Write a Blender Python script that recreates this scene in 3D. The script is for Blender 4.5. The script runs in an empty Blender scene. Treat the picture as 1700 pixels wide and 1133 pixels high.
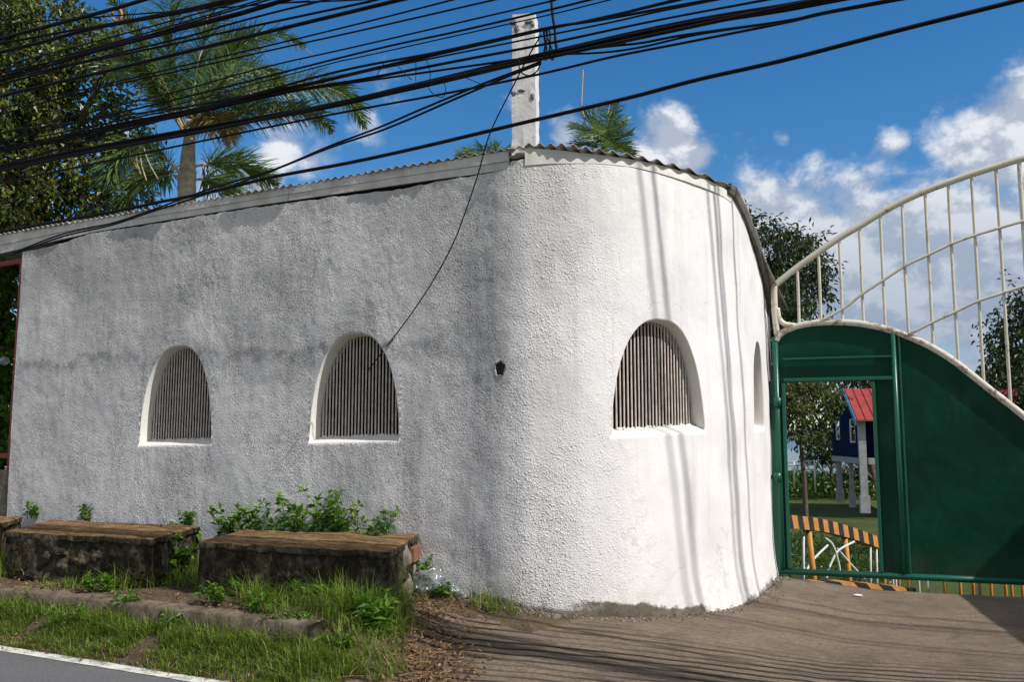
import bpy, bmesh, math, random
import numpy as np
from mathutils import Vector, Matrix, noise as mn

random.seed(7)
SC = bpy.context.scene
COL = SC.collection
R = math.radians

# ------------------------------------------------------------------ camera model (photo pixels -> rays)
F = 1500.0
PITCH = math.atan(174.0 / F)
CP, SP = math.cos(PITCH), math.sin(PITCH)
EYE = Vector((0, 0, 1.5))

def ray(px, py):
    rx, ry = (px - 850) / F, (566.5 - py) / F
    return Vector((rx, CP - ry * SP, SP + ry * CP))
def at(px, py, d):
    r = ray(px, py); return EYE + r * (d / r.y)
def atz(px, py, z):
    r = ray(px, py); return EYE + r * ((z - 1.5) / r.z)
def atplane(px, py, P, N):
    r = ray(px, py); return EYE + r * ((P - EYE).dot(N) / r.dot(N))
def proj(P):
    v = P - EYE
    f = v.y * CP + v.z * SP; u = -v.y * SP + v.z * CP
    return 850 + F * v.x / f, 566.5 - F * u / f

T = Vector((0.8896, -0.4568, 0)); N = Vector((-0.4568, -0.8896, 0))   # along and out of the long wall
WC = 6.47
def aw(a, w, z=0.0):           # a along the road, w in front of the wall plane
    return T * a + N * (w - WC) + Vector((0, 0, z))
def AW(P):
    return P.dot(T), P.dot(N) + WC

def sstep(e0, e1, x):
    t = min(1, max(0, (x - e0) / (e1 - e0))); return t * t * (3 - 2 * t)
def lerp_tab(tab, x):
    if x <= tab[0][0]: return tab[0][1]
    for (x0, y0), (x1, y1) in zip(tab, tab[1:]):
        if x <= x1: return y0 + (y1 - y0) * (x - x0) / (x1 - x0)
    return tab[-1][1]
def catmull(pts, n=8):
    pts = [Vector(p) for p in pts]
    if len(pts) < 3: n = max(n, 2)
    q = [pts[0] * 2 - pts[1]] + pts + [pts[-1] * 2 - pts[-2]]
    out = []
    for i in range(1, len(q) - 2):
        p0, p1, p2, p3 = q[i - 1], q[i], q[i + 1], q[i + 2]
        for k in range(n):
            t = k / n
            out.append(0.5 * ((2 * p1) + (p2 - p0) * t + (2 * p0 - 5 * p1 + 4 * p2 - p3) * t * t + (3 * p1 - p0 - 3 * p2 + p3) * t ** 3))
    out.append(pts[-1].copy())
    return out

# ------------------------------------------------------------------ mesh builder
class MB:
    def __init__(s): s.v = []; s.f = []; s.uv = {}; s.m = {}
    def vert(s, p): s.v.append((p[0], p[1], p[2])); return len(s.v) - 1
    def face(s, idx, uv=None, m=0):
        if uv is not None: s.uv[len(s.f)] = uv
        if m: s.m[len(s.f)] = m
        s.f.append(tuple(idx))
    def quad(s, a, b, c, d, uv=None, m=0):
        i = len(s.v); s.v += [tuple(a), tuple(b), tuple(c), tuple(d)]; s.face((i, i+1, i+2, i+3), uv, m)
    def tri(s, a, b, c, uv=None):
        i = len(s.v); s.v += [tuple(a), tuple(b), tuple(c)]; s.face((i, i+1, i+2), uv)
    def hexa(s, b, t, m=0):      # 4 bottom corners, 4 top corners (ccw from above)
        i = len(s.v); s.v += [tuple(p) for p in b] + [tuple(p) for p in t]
        for q in ((3,2,1,0),(4,5,6,7),(0,1,5,4),(1,2,6,5),(2,3,7,6),(3,0,4,7)): s.face([i + k for k in q], None, m)
    def box(s, c, x, y, z, hx, hy, hz, m=0):   # centre, axes, half sizes
        c, x, y, z = Vector(c), Vector(x) * hx, Vector(y) * hy, Vector(z) * hz
        s.hexa([c-x-y-z, c+x-y-z, c+x+y-z, c-x+y-z], [c-x-y+z, c+x-y+z, c+x+y+z, c-x+y+z], m)
    def tube(s, pts, r, n=8, cap=True, uvr=None):
        pts = [Vector(p) for p in pts]; rr = r if hasattr(r, '__len__') else [r] * len(pts)
        rings = []; prev = None
        for i, p in enumerate(pts):
            d = (pts[min(i+1, len(pts)-1)] - pts[max(i-1, 0)])
            d = d.normalized() if d.length > 1e-9 else Vector((0, 0, 1))
            if prev is None:
                u = d.cross(Vector((0, 0, 1)))
                if u.length < 0.05: u = d.cross(Vector((1, 0, 0)))
            else: u = prev - d * prev.dot(d)
            u.normalize(); prev = u; w = d.cross(u)
            rings.append([s.vert(p + (u * math.cos(2*math.pi*k/n) + w * math.sin(2*math.pi*k/n)) * rr[i]) for k in range(n)])
        for r0, r1 in zip(rings, rings[1:]):
            for k in range(n): s.face((r0[k], r0[(k+1) % n], r1[(k+1) % n], r1[k]), None if uvr is None else [(uvr, 0)] * 4)
        if cap:
            s.face(rings[0][::-1]); s.face(rings[-1])
    def build(s, name, mat, parent=None, smooth=False):
        me = bpy.data.meshes.new(name); me.from_pydata(s.v, [], s.f)
        for m in (mat if isinstance(mat, (list, tuple)) else [mat]): me.materials.append(m)
        if s.uv:
            uvl = me.uv_layers.new(name='UVMap'); arr = np.zeros((len(me.loops), 2), np.float32); li = 0
            for i, f in enumerate(s.f):
                u = s.uv.get(i)
                if u is not None:
                    for k in range(len(f)): arr[li + k] = u[k]
                li += len(f)
            uvl.data.foreach_set('uv', arr.ravel())
        if s.m:
            mi = np.zeros(len(s.f), np.int32)
            for k, v in s.m.items(): mi[k] = v
            me.polygons.foreach_set('material_index', mi)
        if smooth: me.polygons.foreach_set('use_smooth', np.ones(len(s.f), bool))
        me.update()
        o = bpy.data.objects.new(name, me); COL.objects.link(o)
        if parent is not None: o.parent = parent; o.matrix_parent_inverse = parent.matrix_world.inverted()
        return o

def tag(o, label=None, cat=None, group=None, kind=None):
    if label: o['label'] = label
    if cat: o['category'] = cat
    if group: o['group'] = group
    if kind: o['kind'] = kind
    return o
def thing(name, loc, label, cat, group=None):
    o = bpy.data.objects.new(name, None); COL.objects.link(o); o.location = loc; o.empty_display_size = 0.2
    o.matrix_world = Matrix.Translation(Vector(loc))
    return tag(o, label, cat, group)

# ------------------------------------------------------------------ materials
class NT:
    def __init__(s, name):
        s.mat = bpy.data.materials.new(name); s.mat.use_nodes = True; s.t = s.mat.node_tree; s.n = s.t.nodes; s.l = s.t.links
        s.b = s.n['Principled BSDF']; s.out = s.n['Material Output']
    def add(s, typ, **kw):
        n = s.n.new(typ)
        for k, v in kw.items(): setattr(n, k, v)
        return n
    def link(s, a, b): s.l.new(a, b)
    def inp(s, node, key, val):
        if isinstance(val, bpy.types.NodeSocket): s.l.new(val, node.inputs[key])
        else: node.inputs[key].default_value = val
    def coord(s, which='Object'): return s.add('ShaderNodeTexCoord').outputs[which]
    def mapping(s, vec, scale=(1,1,1), rot=(0,0,0), loc=(0,0,0)):
        m = s.add('ShaderNodeMapping'); s.link(vec, m.inputs['Vector'])
        m.inputs['Scale'].default_value = scale; m.inputs['Rotation'].default_value = rot; m.inputs['Location'].default_value = loc
        return m.outputs[0]
    def noise(s, vec, scale, detail=4, rough=0.55, dist=0.0):
        n = s.add('ShaderNodeTexNoise'); s.link(vec, n.inputs['Vector'])
        n.inputs['Scale'].default_value = scale; n.inputs['Detail'].default_value = detail
        n.inputs['Roughness'].default_value = rough; n.inputs['Distortion'].default_value = dist
        return n.outputs['Fac']
    def voronoi(s, vec, scale, feature='F1', out='Distance'):
        n = s.add('ShaderNodeTexVoronoi', feature=feature); s.link(vec, n.inputs['Vector']); n.inputs['Scale'].default_value = scale
        return n.outputs[out]
    def ramp(s, fac, stops, interp='LINEAR'):
        n = s.add('ShaderNodeValToRGB'); s.link(fac, n.inputs[0]); cr = n.color_ramp; cr.interpolation = interp
        while len(cr.elements) < len(stops): cr.elements.new(0.5)
        for e, (p, c) in zip(cr.elements, stops):
            e.position = p; e.color = (c, c, c, 1) if not hasattr(c, '__len__') else (*c, 1)
        return n.outputs[0]
    def math(s, op, a, b=0.0, clamp=False):
        n = s.add('ShaderNodeMath', operation=op); n.use_clamp = clamp
        s.inp(n, 0, a); s.inp(n, 1, b); return n.outputs[0]
    def maprange(s, v, a, b, c=0.0, d=1.0, smooth=True):
        n = s.add('ShaderNodeMapRange', interpolation_type='SMOOTHSTEP' if smooth else 'LINEAR')
        s.inp(n, 'Value', v); s.inp(n, 'From Min', a); s.inp(n, 'From Max', b); s.inp(n, 'To Min', c); s.inp(n, 'To Max', d)
        return n.outputs[0]
    def mix(s, fac, a, b, blend='MIX'):
        n = s.add('ShaderNodeMix', data_type='RGBA', blend_type=blend)
        s.inp(n, 0, fac)
        for k, v in ((6, a), (7, b)):
            if isinstance(v, bpy.types.NodeSocket): s.l.new(v, n.inputs[k])
            else: n.inputs[k].default_value = (*v, 1)
        return n.outputs[2]
    def bump(s, h, strength=0.5, dist=0.01, prev=None):
        n = s.add('ShaderNodeBump'); s.link(h, n.inputs['Height']); s.inp(n, 'Strength', strength); s.inp(n, 'Distance', dist)
        if prev: s.link(prev, n.inputs['Normal'])
        return n.outputs[0]
    def sep(s, vec):
        n = s.add('ShaderNodeSeparateXYZ'); s.link(vec, n.inputs[0]); return n.outputs
    def done(s, color=None, rough=0.8, normal=None, spec=0.3, metal=0.0):
        if color is not None:
            if isinstance(color, bpy.types.NodeSocket): s.link(color, s.b.inputs['Base Color'])
            else: s.b.inputs['Base Color'].default_value = (*color, 1)
        s.inp(s.b, 'Roughness', rough)
        s.b.inputs['Specular IOR Level'].default_value = spec; s.b.inputs['Metallic'].default_value = metal
        if normal is not None: s.link(normal, s.b.inputs['Normal'])
        return s.mat

M = {}
def mat_simple(name, c1, c2, scale=6, rough=0.7, bumpd=0.003, bscale=60, spec=0.3, metal=0.0):
    t = NT(name); o = t.coord()
    col = t.mix(t.ramp(t.noise(o, scale, 5, 0.6), [(0.35, 0.0), (0.65, 1.0)]), c1, c2)
    return t.done(col, rough, t.bump(t.noise(o, bscale, 4), 0.5, bumpd), spec, metal)

# --- stucco of the white building (UV = metres along the wall, metres up)
def mat_stucco():
    t = NT('white_stucco'); o = t.coord(); uv = t.add('ShaderNodeUVMap').outputs[0]
    x, y, _ = t.sep(uv)
    fine = t.noise(o, 58, 5, 0.62); med = t.noise(o, 11, 4, 0.6)
    clump = t.ramp(t.math('ADD', t.math('MULTIPLY', t.noise(o, 1.7, 5, 0.65), .6), t.math('MULTIPLY', t.noise(t.mapping(uv, (5, .8, 1)), 1.0, 5, .6), .4)), [(0.40, 0.12), (0.58, 1.0)])
    lump = t.ramp(t.noise(o, 21, 3, 0.55), [(0.36, 0.25), (0.6, 1.0)])
    # the rounded corner was trowelled smoother than the long wall
    smooth = t.maprange(x, SX[0], SX[1], 1.0, 0.17)
    wo = t.add('ShaderNodeVectorMath', operation='ADD'); t.link(o, wo.inputs[0])
    wn2 = t.add('ShaderNodeTexNoise'); t.link(o, wn2.inputs['Vector']); wn2.inputs['Scale'].default_value = 40; wn2.inputs['Detail'].default_value = 2
    ws2 = t.add('ShaderNodeVectorMath', operation='SCALE'); t.link(wn2.outputs['Color'], ws2.inputs[0]); ws2.inputs['Scale'].default_value = 0.02; t.link(ws2.outputs[0], wo.inputs[1])
    g1 = t.ramp(t.voronoi(wo.outputs[0], 44), [(0.0, 1.0), (0.52, 0.0)], 'EASE'); g2 = t.ramp(t.voronoi(wo.outputs[0], 82), [(0.0, 1.0), (0.55, 0.0)], 'EASE')
    grains = t.math('ADD', t.math('MULTIPLY', g1, t.math('MULTIPLY', lump, clump)), t.math('MULTIPLY', g2, t.math('MULTIPLY', clump, 0.55)))
    h1 = t.math('ADD', t.math('MULTIPLY', fine, 0.45), t.math('MULTIPLY', grains, 0.9))
    st = t.math('MULTIPLY', smooth, t.maprange(y, 5, 9, 1.0, .15))
    nb = t.bump(h1, st, t.maprange(x, SX[0], SX[1], .0175, .0125))
    nb = t.bump(med, t.math('MULTIPLY', smooth, 0.4), 0.010, nb)
    trow = t.noise(t.mapping(o, (1, 1, 0.35), loc=(3, 1, 2)), 9, 5, 0.6, 0.6)
    nb = t.bump(trow, 0.3, 0.009, nb)
    # colour: old whitewash, rain streaks, mould band
    streak = t.noise(t.mapping(uv, (7.0, 0.45, 1)), 1.0, 6, 0.62, 0.25)
    big = t.noise(t.mapping(uv, (0.7, 1.0, 1), loc=(4.1, 2.2, 0)), 1.0, 6, 0.6, 0.3)
    base = t.mix(t.ramp(t.noise(o, 2.2, 5), [(0.3, 0.0), (0.7, 1.0)]), (0.79, 0.765, 0.755), (0.69, 0.668, 0.668))
    leftness = t.maprange(x, 6.2, 7.4, 1.0, 0.14)
    upper = t.maprange(y, 1.1, 2.9, 0.15, 1.0)
    dirt = t.math('MULTIPLY', t.math('MULTIPLY', t.ramp(big, [(0.42, 0.0), (0.60, 1.0)]), leftness), upper)
    base = t.mix(t.math('MULTIPLY', dirt, 0.44), base, (0.25, 0.25, 0.255))
    # dark seep line where the upper coat ends on the long wall
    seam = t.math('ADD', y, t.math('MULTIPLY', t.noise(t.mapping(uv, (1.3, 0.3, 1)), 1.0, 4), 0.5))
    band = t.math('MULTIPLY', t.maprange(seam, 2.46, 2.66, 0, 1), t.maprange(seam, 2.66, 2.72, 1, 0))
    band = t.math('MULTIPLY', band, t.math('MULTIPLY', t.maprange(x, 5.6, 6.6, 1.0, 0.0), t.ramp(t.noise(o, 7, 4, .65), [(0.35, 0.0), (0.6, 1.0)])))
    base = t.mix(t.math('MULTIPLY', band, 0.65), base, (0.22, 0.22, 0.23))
    sm = t.math('MULTIPLY', t.ramp(streak, [(0.50, 0.0), (0.72, 1.0)]), t.maprange(y, 0.4, 2.6, 0.45, 1.0))
    base = t.mix(t.math('MULTIPLY', sm, 0.28), base, (0.36, 0.355, 0.345))
    # dark column beside the corner paints in the turning wall's shade; run-off marks round the bend, below the sills
    wob = t.math('ADD', x, t.math('MULTIPLY', t.math('SUBTRACT', t.noise(t.mapping(uv, (0.4, 1.6, 1)), 1.0, 4), 0.5), 0.30))
    for (cx, hw, y0, y1, k) in RUNS_AND_SHADE:
        m = t.math('MULTIPLY', t.maprange(t.math('ABSOLUTE', t.math('SUBTRACT', wob, cx)), hw * 0.3, hw, 1, 0),
                   t.math('MULTIPLY', t.maprange(y, y0 - .25, y0 + .25, 0, 1), t.maprange(y, y1 - .35, y1 + .2, 1, 0)))
        m = t.math('MULTIPLY', m, t.ramp(t.noise(t.mapping(uv, (14, 1.6, 1)), 1.0, 5, .6), [(0.28, 0.15), (0.6, 1.0)]))
        base = t.mix(t.math('MULTIPLY', m, k), base, (0.24, 0.24, 0.25))
    # bare cement, a dark line along the base and splash dirt at the foot
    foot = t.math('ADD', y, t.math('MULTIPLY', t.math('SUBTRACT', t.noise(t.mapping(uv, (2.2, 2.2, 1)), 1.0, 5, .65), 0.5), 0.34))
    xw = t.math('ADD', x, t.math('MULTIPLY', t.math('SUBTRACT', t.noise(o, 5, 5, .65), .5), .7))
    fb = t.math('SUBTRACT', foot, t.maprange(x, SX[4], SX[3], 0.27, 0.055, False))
    bare = t.math('MULTIPLY', t.maprange(fb, 0.115, 0.145, 1, 0), t.math('MULTIPLY', t.maprange(xw, SX[2], SX[2] + .3), t.maprange(xw, SX[3], SX[3] + .12, 1, 0)))
    base = t.mix(bare, base, t.mix(t.noise(o, 22, 5), (0.035, 0.032, 0.025), (0.17, 0.15, 0.115)))
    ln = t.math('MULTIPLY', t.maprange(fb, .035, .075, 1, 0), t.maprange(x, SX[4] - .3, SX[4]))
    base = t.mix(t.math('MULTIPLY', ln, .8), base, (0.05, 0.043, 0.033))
    splash = t.math('MULTIPLY', t.maprange(foot, 0.05, 0.62, 1, 0), t.ramp(t.noise(o, 14, 5, .65), [(0.3, 0.1), (0.7, 1.0)]))
    base = t.mix(t.math('MULTIPLY', splash, 0.42), base, (0.25, 0.215, 0.17))
    base = t.mix(t.maprange(y, 8, 9), base, t.mix(t.noise(o, 9, 5), (0.74, 0.72, 0.68), (0.66, 0.635, 0.59)))  # window reveals, coloured slightly darker to carry part of their shade
    ck = t.voronoi(wo.outputs[0], 1.15, 'DISTANCE_TO_EDGE'); ckw = t.add('ShaderNodeVectorMath', operation='ADD'); t.link(o, ckw.inputs[0]); ckn = t.add('ShaderNodeTexNoise'); t.link(o, ckn.inputs['Vector']); ckn.inputs['Scale'].default_value = 3.5; ckn.inputs['Detail'].default_value = 6; cks = t.add('ShaderNodeVectorMath', operation='SCALE'); t.link(ckn.outputs['Color'], cks.inputs[0]); cks.inputs['Scale'].default_value = .5; t.link(cks.outputs[0], ckw.inputs[1])
    ck = t.voronoi(ckw.outputs[0], 1.05, 'DISTANCE_TO_EDGE')
    ckm = t.math('MULTIPLY', t.maprange(ck, .001, .007, 1, 0), t.math('MULTIPLY', t.maprange(x, SX[0], SX[1], .25, 1), t.ramp(t.noise(o, 1.7, 4), [(.48, 0), (.6, 1)])))
    base = t.mix(t.math('MULTIPLY', ckm, 0.28), base, (0.25, 0.235, 0.21))
    speck = t.ramp(t.noise(o, 75, 3, .6), [(0.66, 0.0), (0.74, 1.0)])
    base = t.mix(t.math('MULTIPLY', speck, 0.25), base, (0.2, 0.19, 0.18))
    return t.done(base, 0.92, nb, 0.15)

SX = []
RUNS_AND_SHADE = []   # filled once the wall is laid out

def mat_concrete_drive():
    t = NT('grooved_concrete'); o = t.coord()
    g = t.mapping(o, (1, 1, 1), rot=(0, 0, R(13)))      # x along the road, y across
    gx, gy, _ = t.sep(g)
    n1 = t.noise(o, 1.3, 6, 0.6); n2 = t.noise(o, 34, 7, 0.78)
    drag = t.noise(t.mapping(g, (6.0, 30, 1)), 1.0, 7, 0.78)
    col = t.mix(t.ramp(n1, [(0.3, 0.0), (0.7, 1.0)]), (0.145, 0.107, 0.075), (0.285, 0.222, 0.163))
    col = t.mix(t.math('MULTIPLY', t.ramp(n2, [(0.42, 0.0), (0.62, 1.0)]), 0.75), col, (0.085, 0.064, 0.046))
    col = t.mix(t.math('MULTIPLY', t.ramp(drag, [(0.42, 0.0), (0.68, 1.0)]), 0.5), col, (0.36, 0.29, 0.22))
    scr = t.ramp(t.noise(t.mapping(g, (4.5, 48, 1), loc=(7, 3, 0)), 1.0, 7, .72), [(.56, 0), (.68, 1)])
    col = t.mix(t.math('MULTIPLY', scr, .62), col, (.06, .045, .032))
    # drawn grooves
    wav = t.math('ADD', gy, t.math('MULTIPLY', t.noise(t.mapping(g, (0.6, 0.8, 1)), 1.0, 3), 0.22))
    ph = t.math('FRACT', t.math('MULTIPLY', wav, 9.2))
    gr = t.math('MULTIPLY', t.maprange(ph, 0.0, 0.08, 0, 1), t.maprange(ph, 0.22, 0.45, 1, 0))
    brk = t.ramp(t.noise(t.mapping(g, (0.55, 3.0, 1)), 1.0, 5, .6), [(0.30, 0.25), (0.5, 1.0)])
    near = t.maprange(t.math('ADD', gy, t.math('MULTIPLY', n1, 0.5)), 6.75, 7.3, 1, 0)
    gr = t.math('MULTIPLY', gr, t.math('MULTIPLY', brk, near))
    col = t.mix(t.math('MULTIPLY', gr, 0.95), col, (0.022, 0.018, 0.014))
    stain = t.ramp(t.noise(o, 3.3, 5, .6, .4), [(0.54, 0.0), (0.68, 1.0)])
    col = t.mix(t.math('MULTIPLY', stain, 0.5), col, (0.10, 0.078, 0.058))
    h = t.math('SUBTRACT', t.math('ADD', t.math('MULTIPLY', n2, 0.6), t.math('MULTIPLY', drag, 0.5)), t.math('MULTIPLY', gr, 1.2))
    return t.done(col, 0.9, t.bump(h, 1.0, 0.035), 0.2)

def mat_asphalt():
    t = NT('asphalt'); o = t.coord()
    col = t.mix(t.ramp(t.noise(o, 1.0, 5), [(0.3, 0), (0.7, 1.0)]), (0.085, 0.085, 0.09), (0.125, 0.123, 0.125))
    sp = t.voronoi(o, 130, 'F1', 'Color'); r = t.sep(sp)[0]
    col = t.mix(t.math('MULTIPLY', t.ramp(r, [(0.6, 0.0), (1.0, 1.0)]), 0.5), col, (0.22, 0.22, 0.22))
    return t.done(col, 0.85, t.bump(t.noise(o, 140, 4, .7), 0.7, 0.006), 0.3)

def mat_paintline():
    t = NT('worn_white_paint'); o = t.coord()
    wear = t.ramp(t.noise(o, 9, 7, 0.72), [(0.33, 1.0), (0.52, 0.0)])
    col = t.mix(wear, (0.62, 0.60, 0.56), (0.20, 0.19, 0.18))
    return t.done(col, 0.8, t.bump(t.noise(o, 120, 4), 0.5, 0.004), 0.3)

def mat_soil():
    t = NT('soil_and_litter'); o = t.coord()
    n = t.noise(o, 5, 6, .65); v = t.noise(o, 38, 5, .7)
    col = t.mix(t.ramp(n, [(0.3, 0), (0.7, 1.0)]), (0.055, 0.042, 0.026), (0.15, 0.115, 0.07))
    col = t.mix(t.math('MULTIPLY', t.ramp(v, [(0.5, 0), (0.7, 1)]), 0.5), col, (0.26, 0.20, 0.125))
    return t.done(col, 0.95, t.bump(t.math('ADD', n, v), 0.9, 0.03), 0.1)

def mat_lawn():
    t = NT('lawn'); o = t.coord()
    n = t.noise(o, 0.25, 6, .65); v = t.noise(o, 9, 5, .7)
    col = t.mix(t.ramp(n, [(0.3, 0), (0.7, 1.0)]), (0.035, 0.052, 0.014), (0.085, 0.12, 0.025))
    col = t.mix(t.math('MULTIPLY', t.ramp(v, [(0.45, 0), (0.7, 1)]), 0.45), col, (0.16, 0.15, 0.06))
    return t.done(col, 0.95, t.bump(v, 0.8, 0.12), 0.1)

def mat_rubble():
    t = NT('mossy_rubble_masonry'); o = t.coord()
    w = t.add('ShaderNodeVectorMath', operation='ADD'); t.link(o, w.inputs[0])
    nd = t.add('ShaderNodeTexNoise'); t.link(o, nd.inputs['Vector']); nd.inputs['Scale'].default_value = 5
    sc = t.add('ShaderNodeVectorMath', operation='SCALE'); t.link(nd.outputs['Color'], sc.inputs[0]); sc.inputs['Scale'].default_value = 0.30
    t.link(sc.outputs[0], w.inputs[1]); wv = w.outputs[0]
    edge = t.voronoi(wv, 4.0, 'DISTANCE_TO_EDGE'); cellc = t.sep(t.voronoi(wv, 4.0, 'F1', 'Color'))[0]
    stone = t.mix(cellc, (0.125, 0.105, 0.08), (0.06, 0.049, 0.036))
    stone = t.mix(t.ramp(t.noise(o, 18, 6, .7), [(0.4, 0), (0.65, 1)]), stone, (0.022, 0.018, 0.012))
    joint = t.ramp(edge, [(0.0, 0.0), (0.07, 1.0)])
    col = t.mix(t.math('ADD', t.math('MULTIPLY', joint, 0.6), .4), (0.06, 0.052, 0.04), stone)
    moss = t.ramp(t.noise(o, 4.5, 6, .68), [(0.40, 0), (0.58, 1)])
    col = t.mix(t.math('MULTIPLY', moss, 0.8), col, (0.018, 0.014, 0.008))
    och = t.ramp(t.noise(t.mapping(o, (1, 1, .4)), 11, 6, .7), [(0.56, 0), (0.68, 1)])
    col = t.mix(t.math('MULTIPLY', och, 0.6), col, (0.20, 0.15, 0.085))
    h = t.math('ADD', t.math('MULTIPLY', joint, 0.35), t.noise(o, 17, 7, .72))
    return t.done(col, 0.95, t.bump(h, 0.9, 0.035), 0.1)

def mat_benchtop():
    t = NT('weathered_bench_top'); o = t.coord()
    g = t.mapping(o, (1, 1, 1), rot=(0, 0, R(27.2)))
    n = t.noise(t.mapping(g, (3, 5, 3)), 1.0, 6, .7); v = t.noise(t.mapping(g, (8, 17, 8)), 1.0, 6, .7)
    col = t.mix(t.ramp(n, [(0.3, 0), (0.7, 1.0)]), (0.15, 0.09, 0.042), (0.34, 0.215, 0.105))
    col = t.mix(t.math('MULTIPLY', t.ramp(v, [(0.4, 0), (0.62, 1)]), 0.8), col, (0.06, 0.036, 0.018))
    return t.done(col, 0.95, t.bump(t.math('ADD', n, v), 0.9, 0.03), 0.1)

def mat_leaf(name, c1, c2, c3, trans=0.35, rough=0.42, spec=0.5):
    t = NT(name); uv = t.add('ShaderNodeUVMap').outputs[0]; u = t.sep(uv)[0]
    col = t.ramp(u, [(0.0, c1), (0.22, tuple(.8 * a + .2 * b for a, b in zip(c1, c2))), (0.66, c2), (0.94, c2), (1.0, c3)])
    t.done(col, rough, None, spec)
    tr = t.add('ShaderNodeBsdfTranslucent'); t.link(t.mix(0.5, col, (0.22, 0.26, 0.02), 'ADD') if False else col, tr.inputs['Color'])
    ms = t.add('ShaderNodeMixShader'); ms.inputs[0].default_value = trans
    t.link(t.b.outputs[0], ms.inputs[1]); t.link(tr.outputs[0], ms.inputs[2]); t.link(ms.outputs[0], t.out.inputs['Surface'])
    return t.mat

def mat_paint_steel(name, c, rustc=(0.13, 0.055, 0.022), rust=0.5, rough=0.4, thr=0.58):
    t = NT(name); o = t.coord()
    r = t.ramp(t.noise(o, 9, 7, .7), [(thr, 0), (thr + 0.08, 1)])
    d = t.ramp(t.noise(o, 2.5, 5, .6), [(0.3, 0), (0.7, 1)])
    col = t.mix(t.math('MULTIPLY', d, 0.4), c, tuple(k * 0.55 for k in c))
    col = t.mix(t.math('MULTIPLY', r, rust), col, rustc)
    return t.done(col, rough, t.bump(t.noise(o, 60, 4), 0.4, 0.002), 0.4)

def mat_gate_green():
    t = NT('green_gate_paint'); o = t.coord()
    s = t.noise(t.mapping(o, (3.5, 3.5, 0.5)), 1.0, 6, .65, .3); b = t.noise(o, 1.4, 5, .6)
    col = t.mix(t.ramp(b, [(0.3, 0), (0.7, 1)]), (0.001, 0.020, 0.011), (0.0018, 0.046, 0.026))
    col = t.mix(t.math('MULTIPLY', t.ramp(s, [(0.5, 0), (0.72, 1)]), 0.3), col, (0.006, 0.066, 0.040))
    z_ = t.sep(o)[2]
    mud = t.math('MULTIPLY', t.maprange(z_, .08, .55, 1, 0), t.ramp(t.noise(o, 9, 6, .7), [(.35, .1), (.65, 1)]))
    col = t.mix(t.math('MULTIPLY', mud, .45), col, (.055, .05, .036))
    rs = t.ramp(t.noise(o, 6, 8, .78), [(.66, 0), (.72, 1)])
    col = t.mix(t.math('MULTIPLY', rs, .5), col, (.06, .03, .016))
    fade = t.ramp(t.noise(t.mapping(o, (2.2, 2.2, .9), loc=(5, 1, 0)), 1.0, 5, .6, .5), [(.56, 0), (.72, 1)])
    col = t.mix(t.math('MULTIPLY', fade, .30), col, (.035, .10, .075))
    dust = t.ramp(t.noise(o, 40, 5, .7), [(0.55, 0), (0.75, 1)])
    col = t.mix(t.math('MULTIPLY', dust, 0.10), col, (0.05, 0.08, 0.065))
    return t.done(col, t.maprange(b, 0.3, 0.7, 0.38, 0.55), t.bump(t.noise(o, 2.6, 3), 0.5, 0.03, t.bump(t.noise(o, 70, 3), 0.3, 0.002)), 0.12)

def mat_stripes():
    t = NT('yellow_black_stripes'); uv = t.add('ShaderNodeUVMap').outputs[0]; o = t.coord()
    x = t.sep(uv)[0]
    k = t.ramp(t.math('FRACT', t.math('MULTIPLY', x, 2.3)), [(0.0, 0.0), (0.48, 0.0), (0.5, 1.0), (0.98, 1.0)])
    ye = t.mix(t.ramp(t.noise(o, 12, 5, .7), [(0.4, 0), (0.7, 1)]), (0.52, 0.24, 0.055), (0.36, 0.15, 0.04))
    return t.done(t.mix(k, ye, (0.018, 0.016, 0.018)), 0.7, t.bump(t.noise(o, 40, 4), 0.4, 0.004), 0.3)

def mat_water():
    t = NT('lake_water'); o = t.coord()
    h = t.noise(t.mapping(o, (0.35, 1.4, 1)), 1.0, 5, .6)
    return t.done((0.03, 0.07, 0.12), 0.12, t.bump(h, 0.6, 0.35), 0.5)

def mat_bag():
    t = NT('clear_plastic_film'); o = t.coord()
    fr = t.add('ShaderNodeFresnel'); fr.inputs[0].default_value = 1.55
    gl = t.add('ShaderNodeBsdfGlossy'); gl.inputs['Roughness'].default_value = 0.12; gl.inputs['Color'].default_value = (.9, .92, .95, 1)
    df = t.add('ShaderNodeBsdfDiffuse'); df.inputs['Color'].default_value = (.75, .78, .82, 1)
    tp = t.add('ShaderNodeBsdfTransparent'); tp.inputs[0].default_value = (.96, .97, .98, 1)
    nb = t.bump(t.noise(o, 22, 4, .6), 0.6, 0.012)
    t.link(nb, gl.inputs['Normal']); t.link(nb, fr.inputs['Normal'])
    m0 = t.add('ShaderNodeMixShader'); m0.inputs[0].default_value = 0.16; t.link(tp.outputs[0], m0.inputs[1]); t.link(df.outputs[0], m0.inputs[2])
    m1 = t.add('ShaderNodeMixShader'); t.link(fr.outputs[0], m1.inputs[0]); t.link(m0.outputs[0], m1.inputs[1]); t.link(gl.outputs[0], m1.inputs[2])
    t.link(m1.outputs[0], t.out.inputs['Surface'])
    return t.mat

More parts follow.
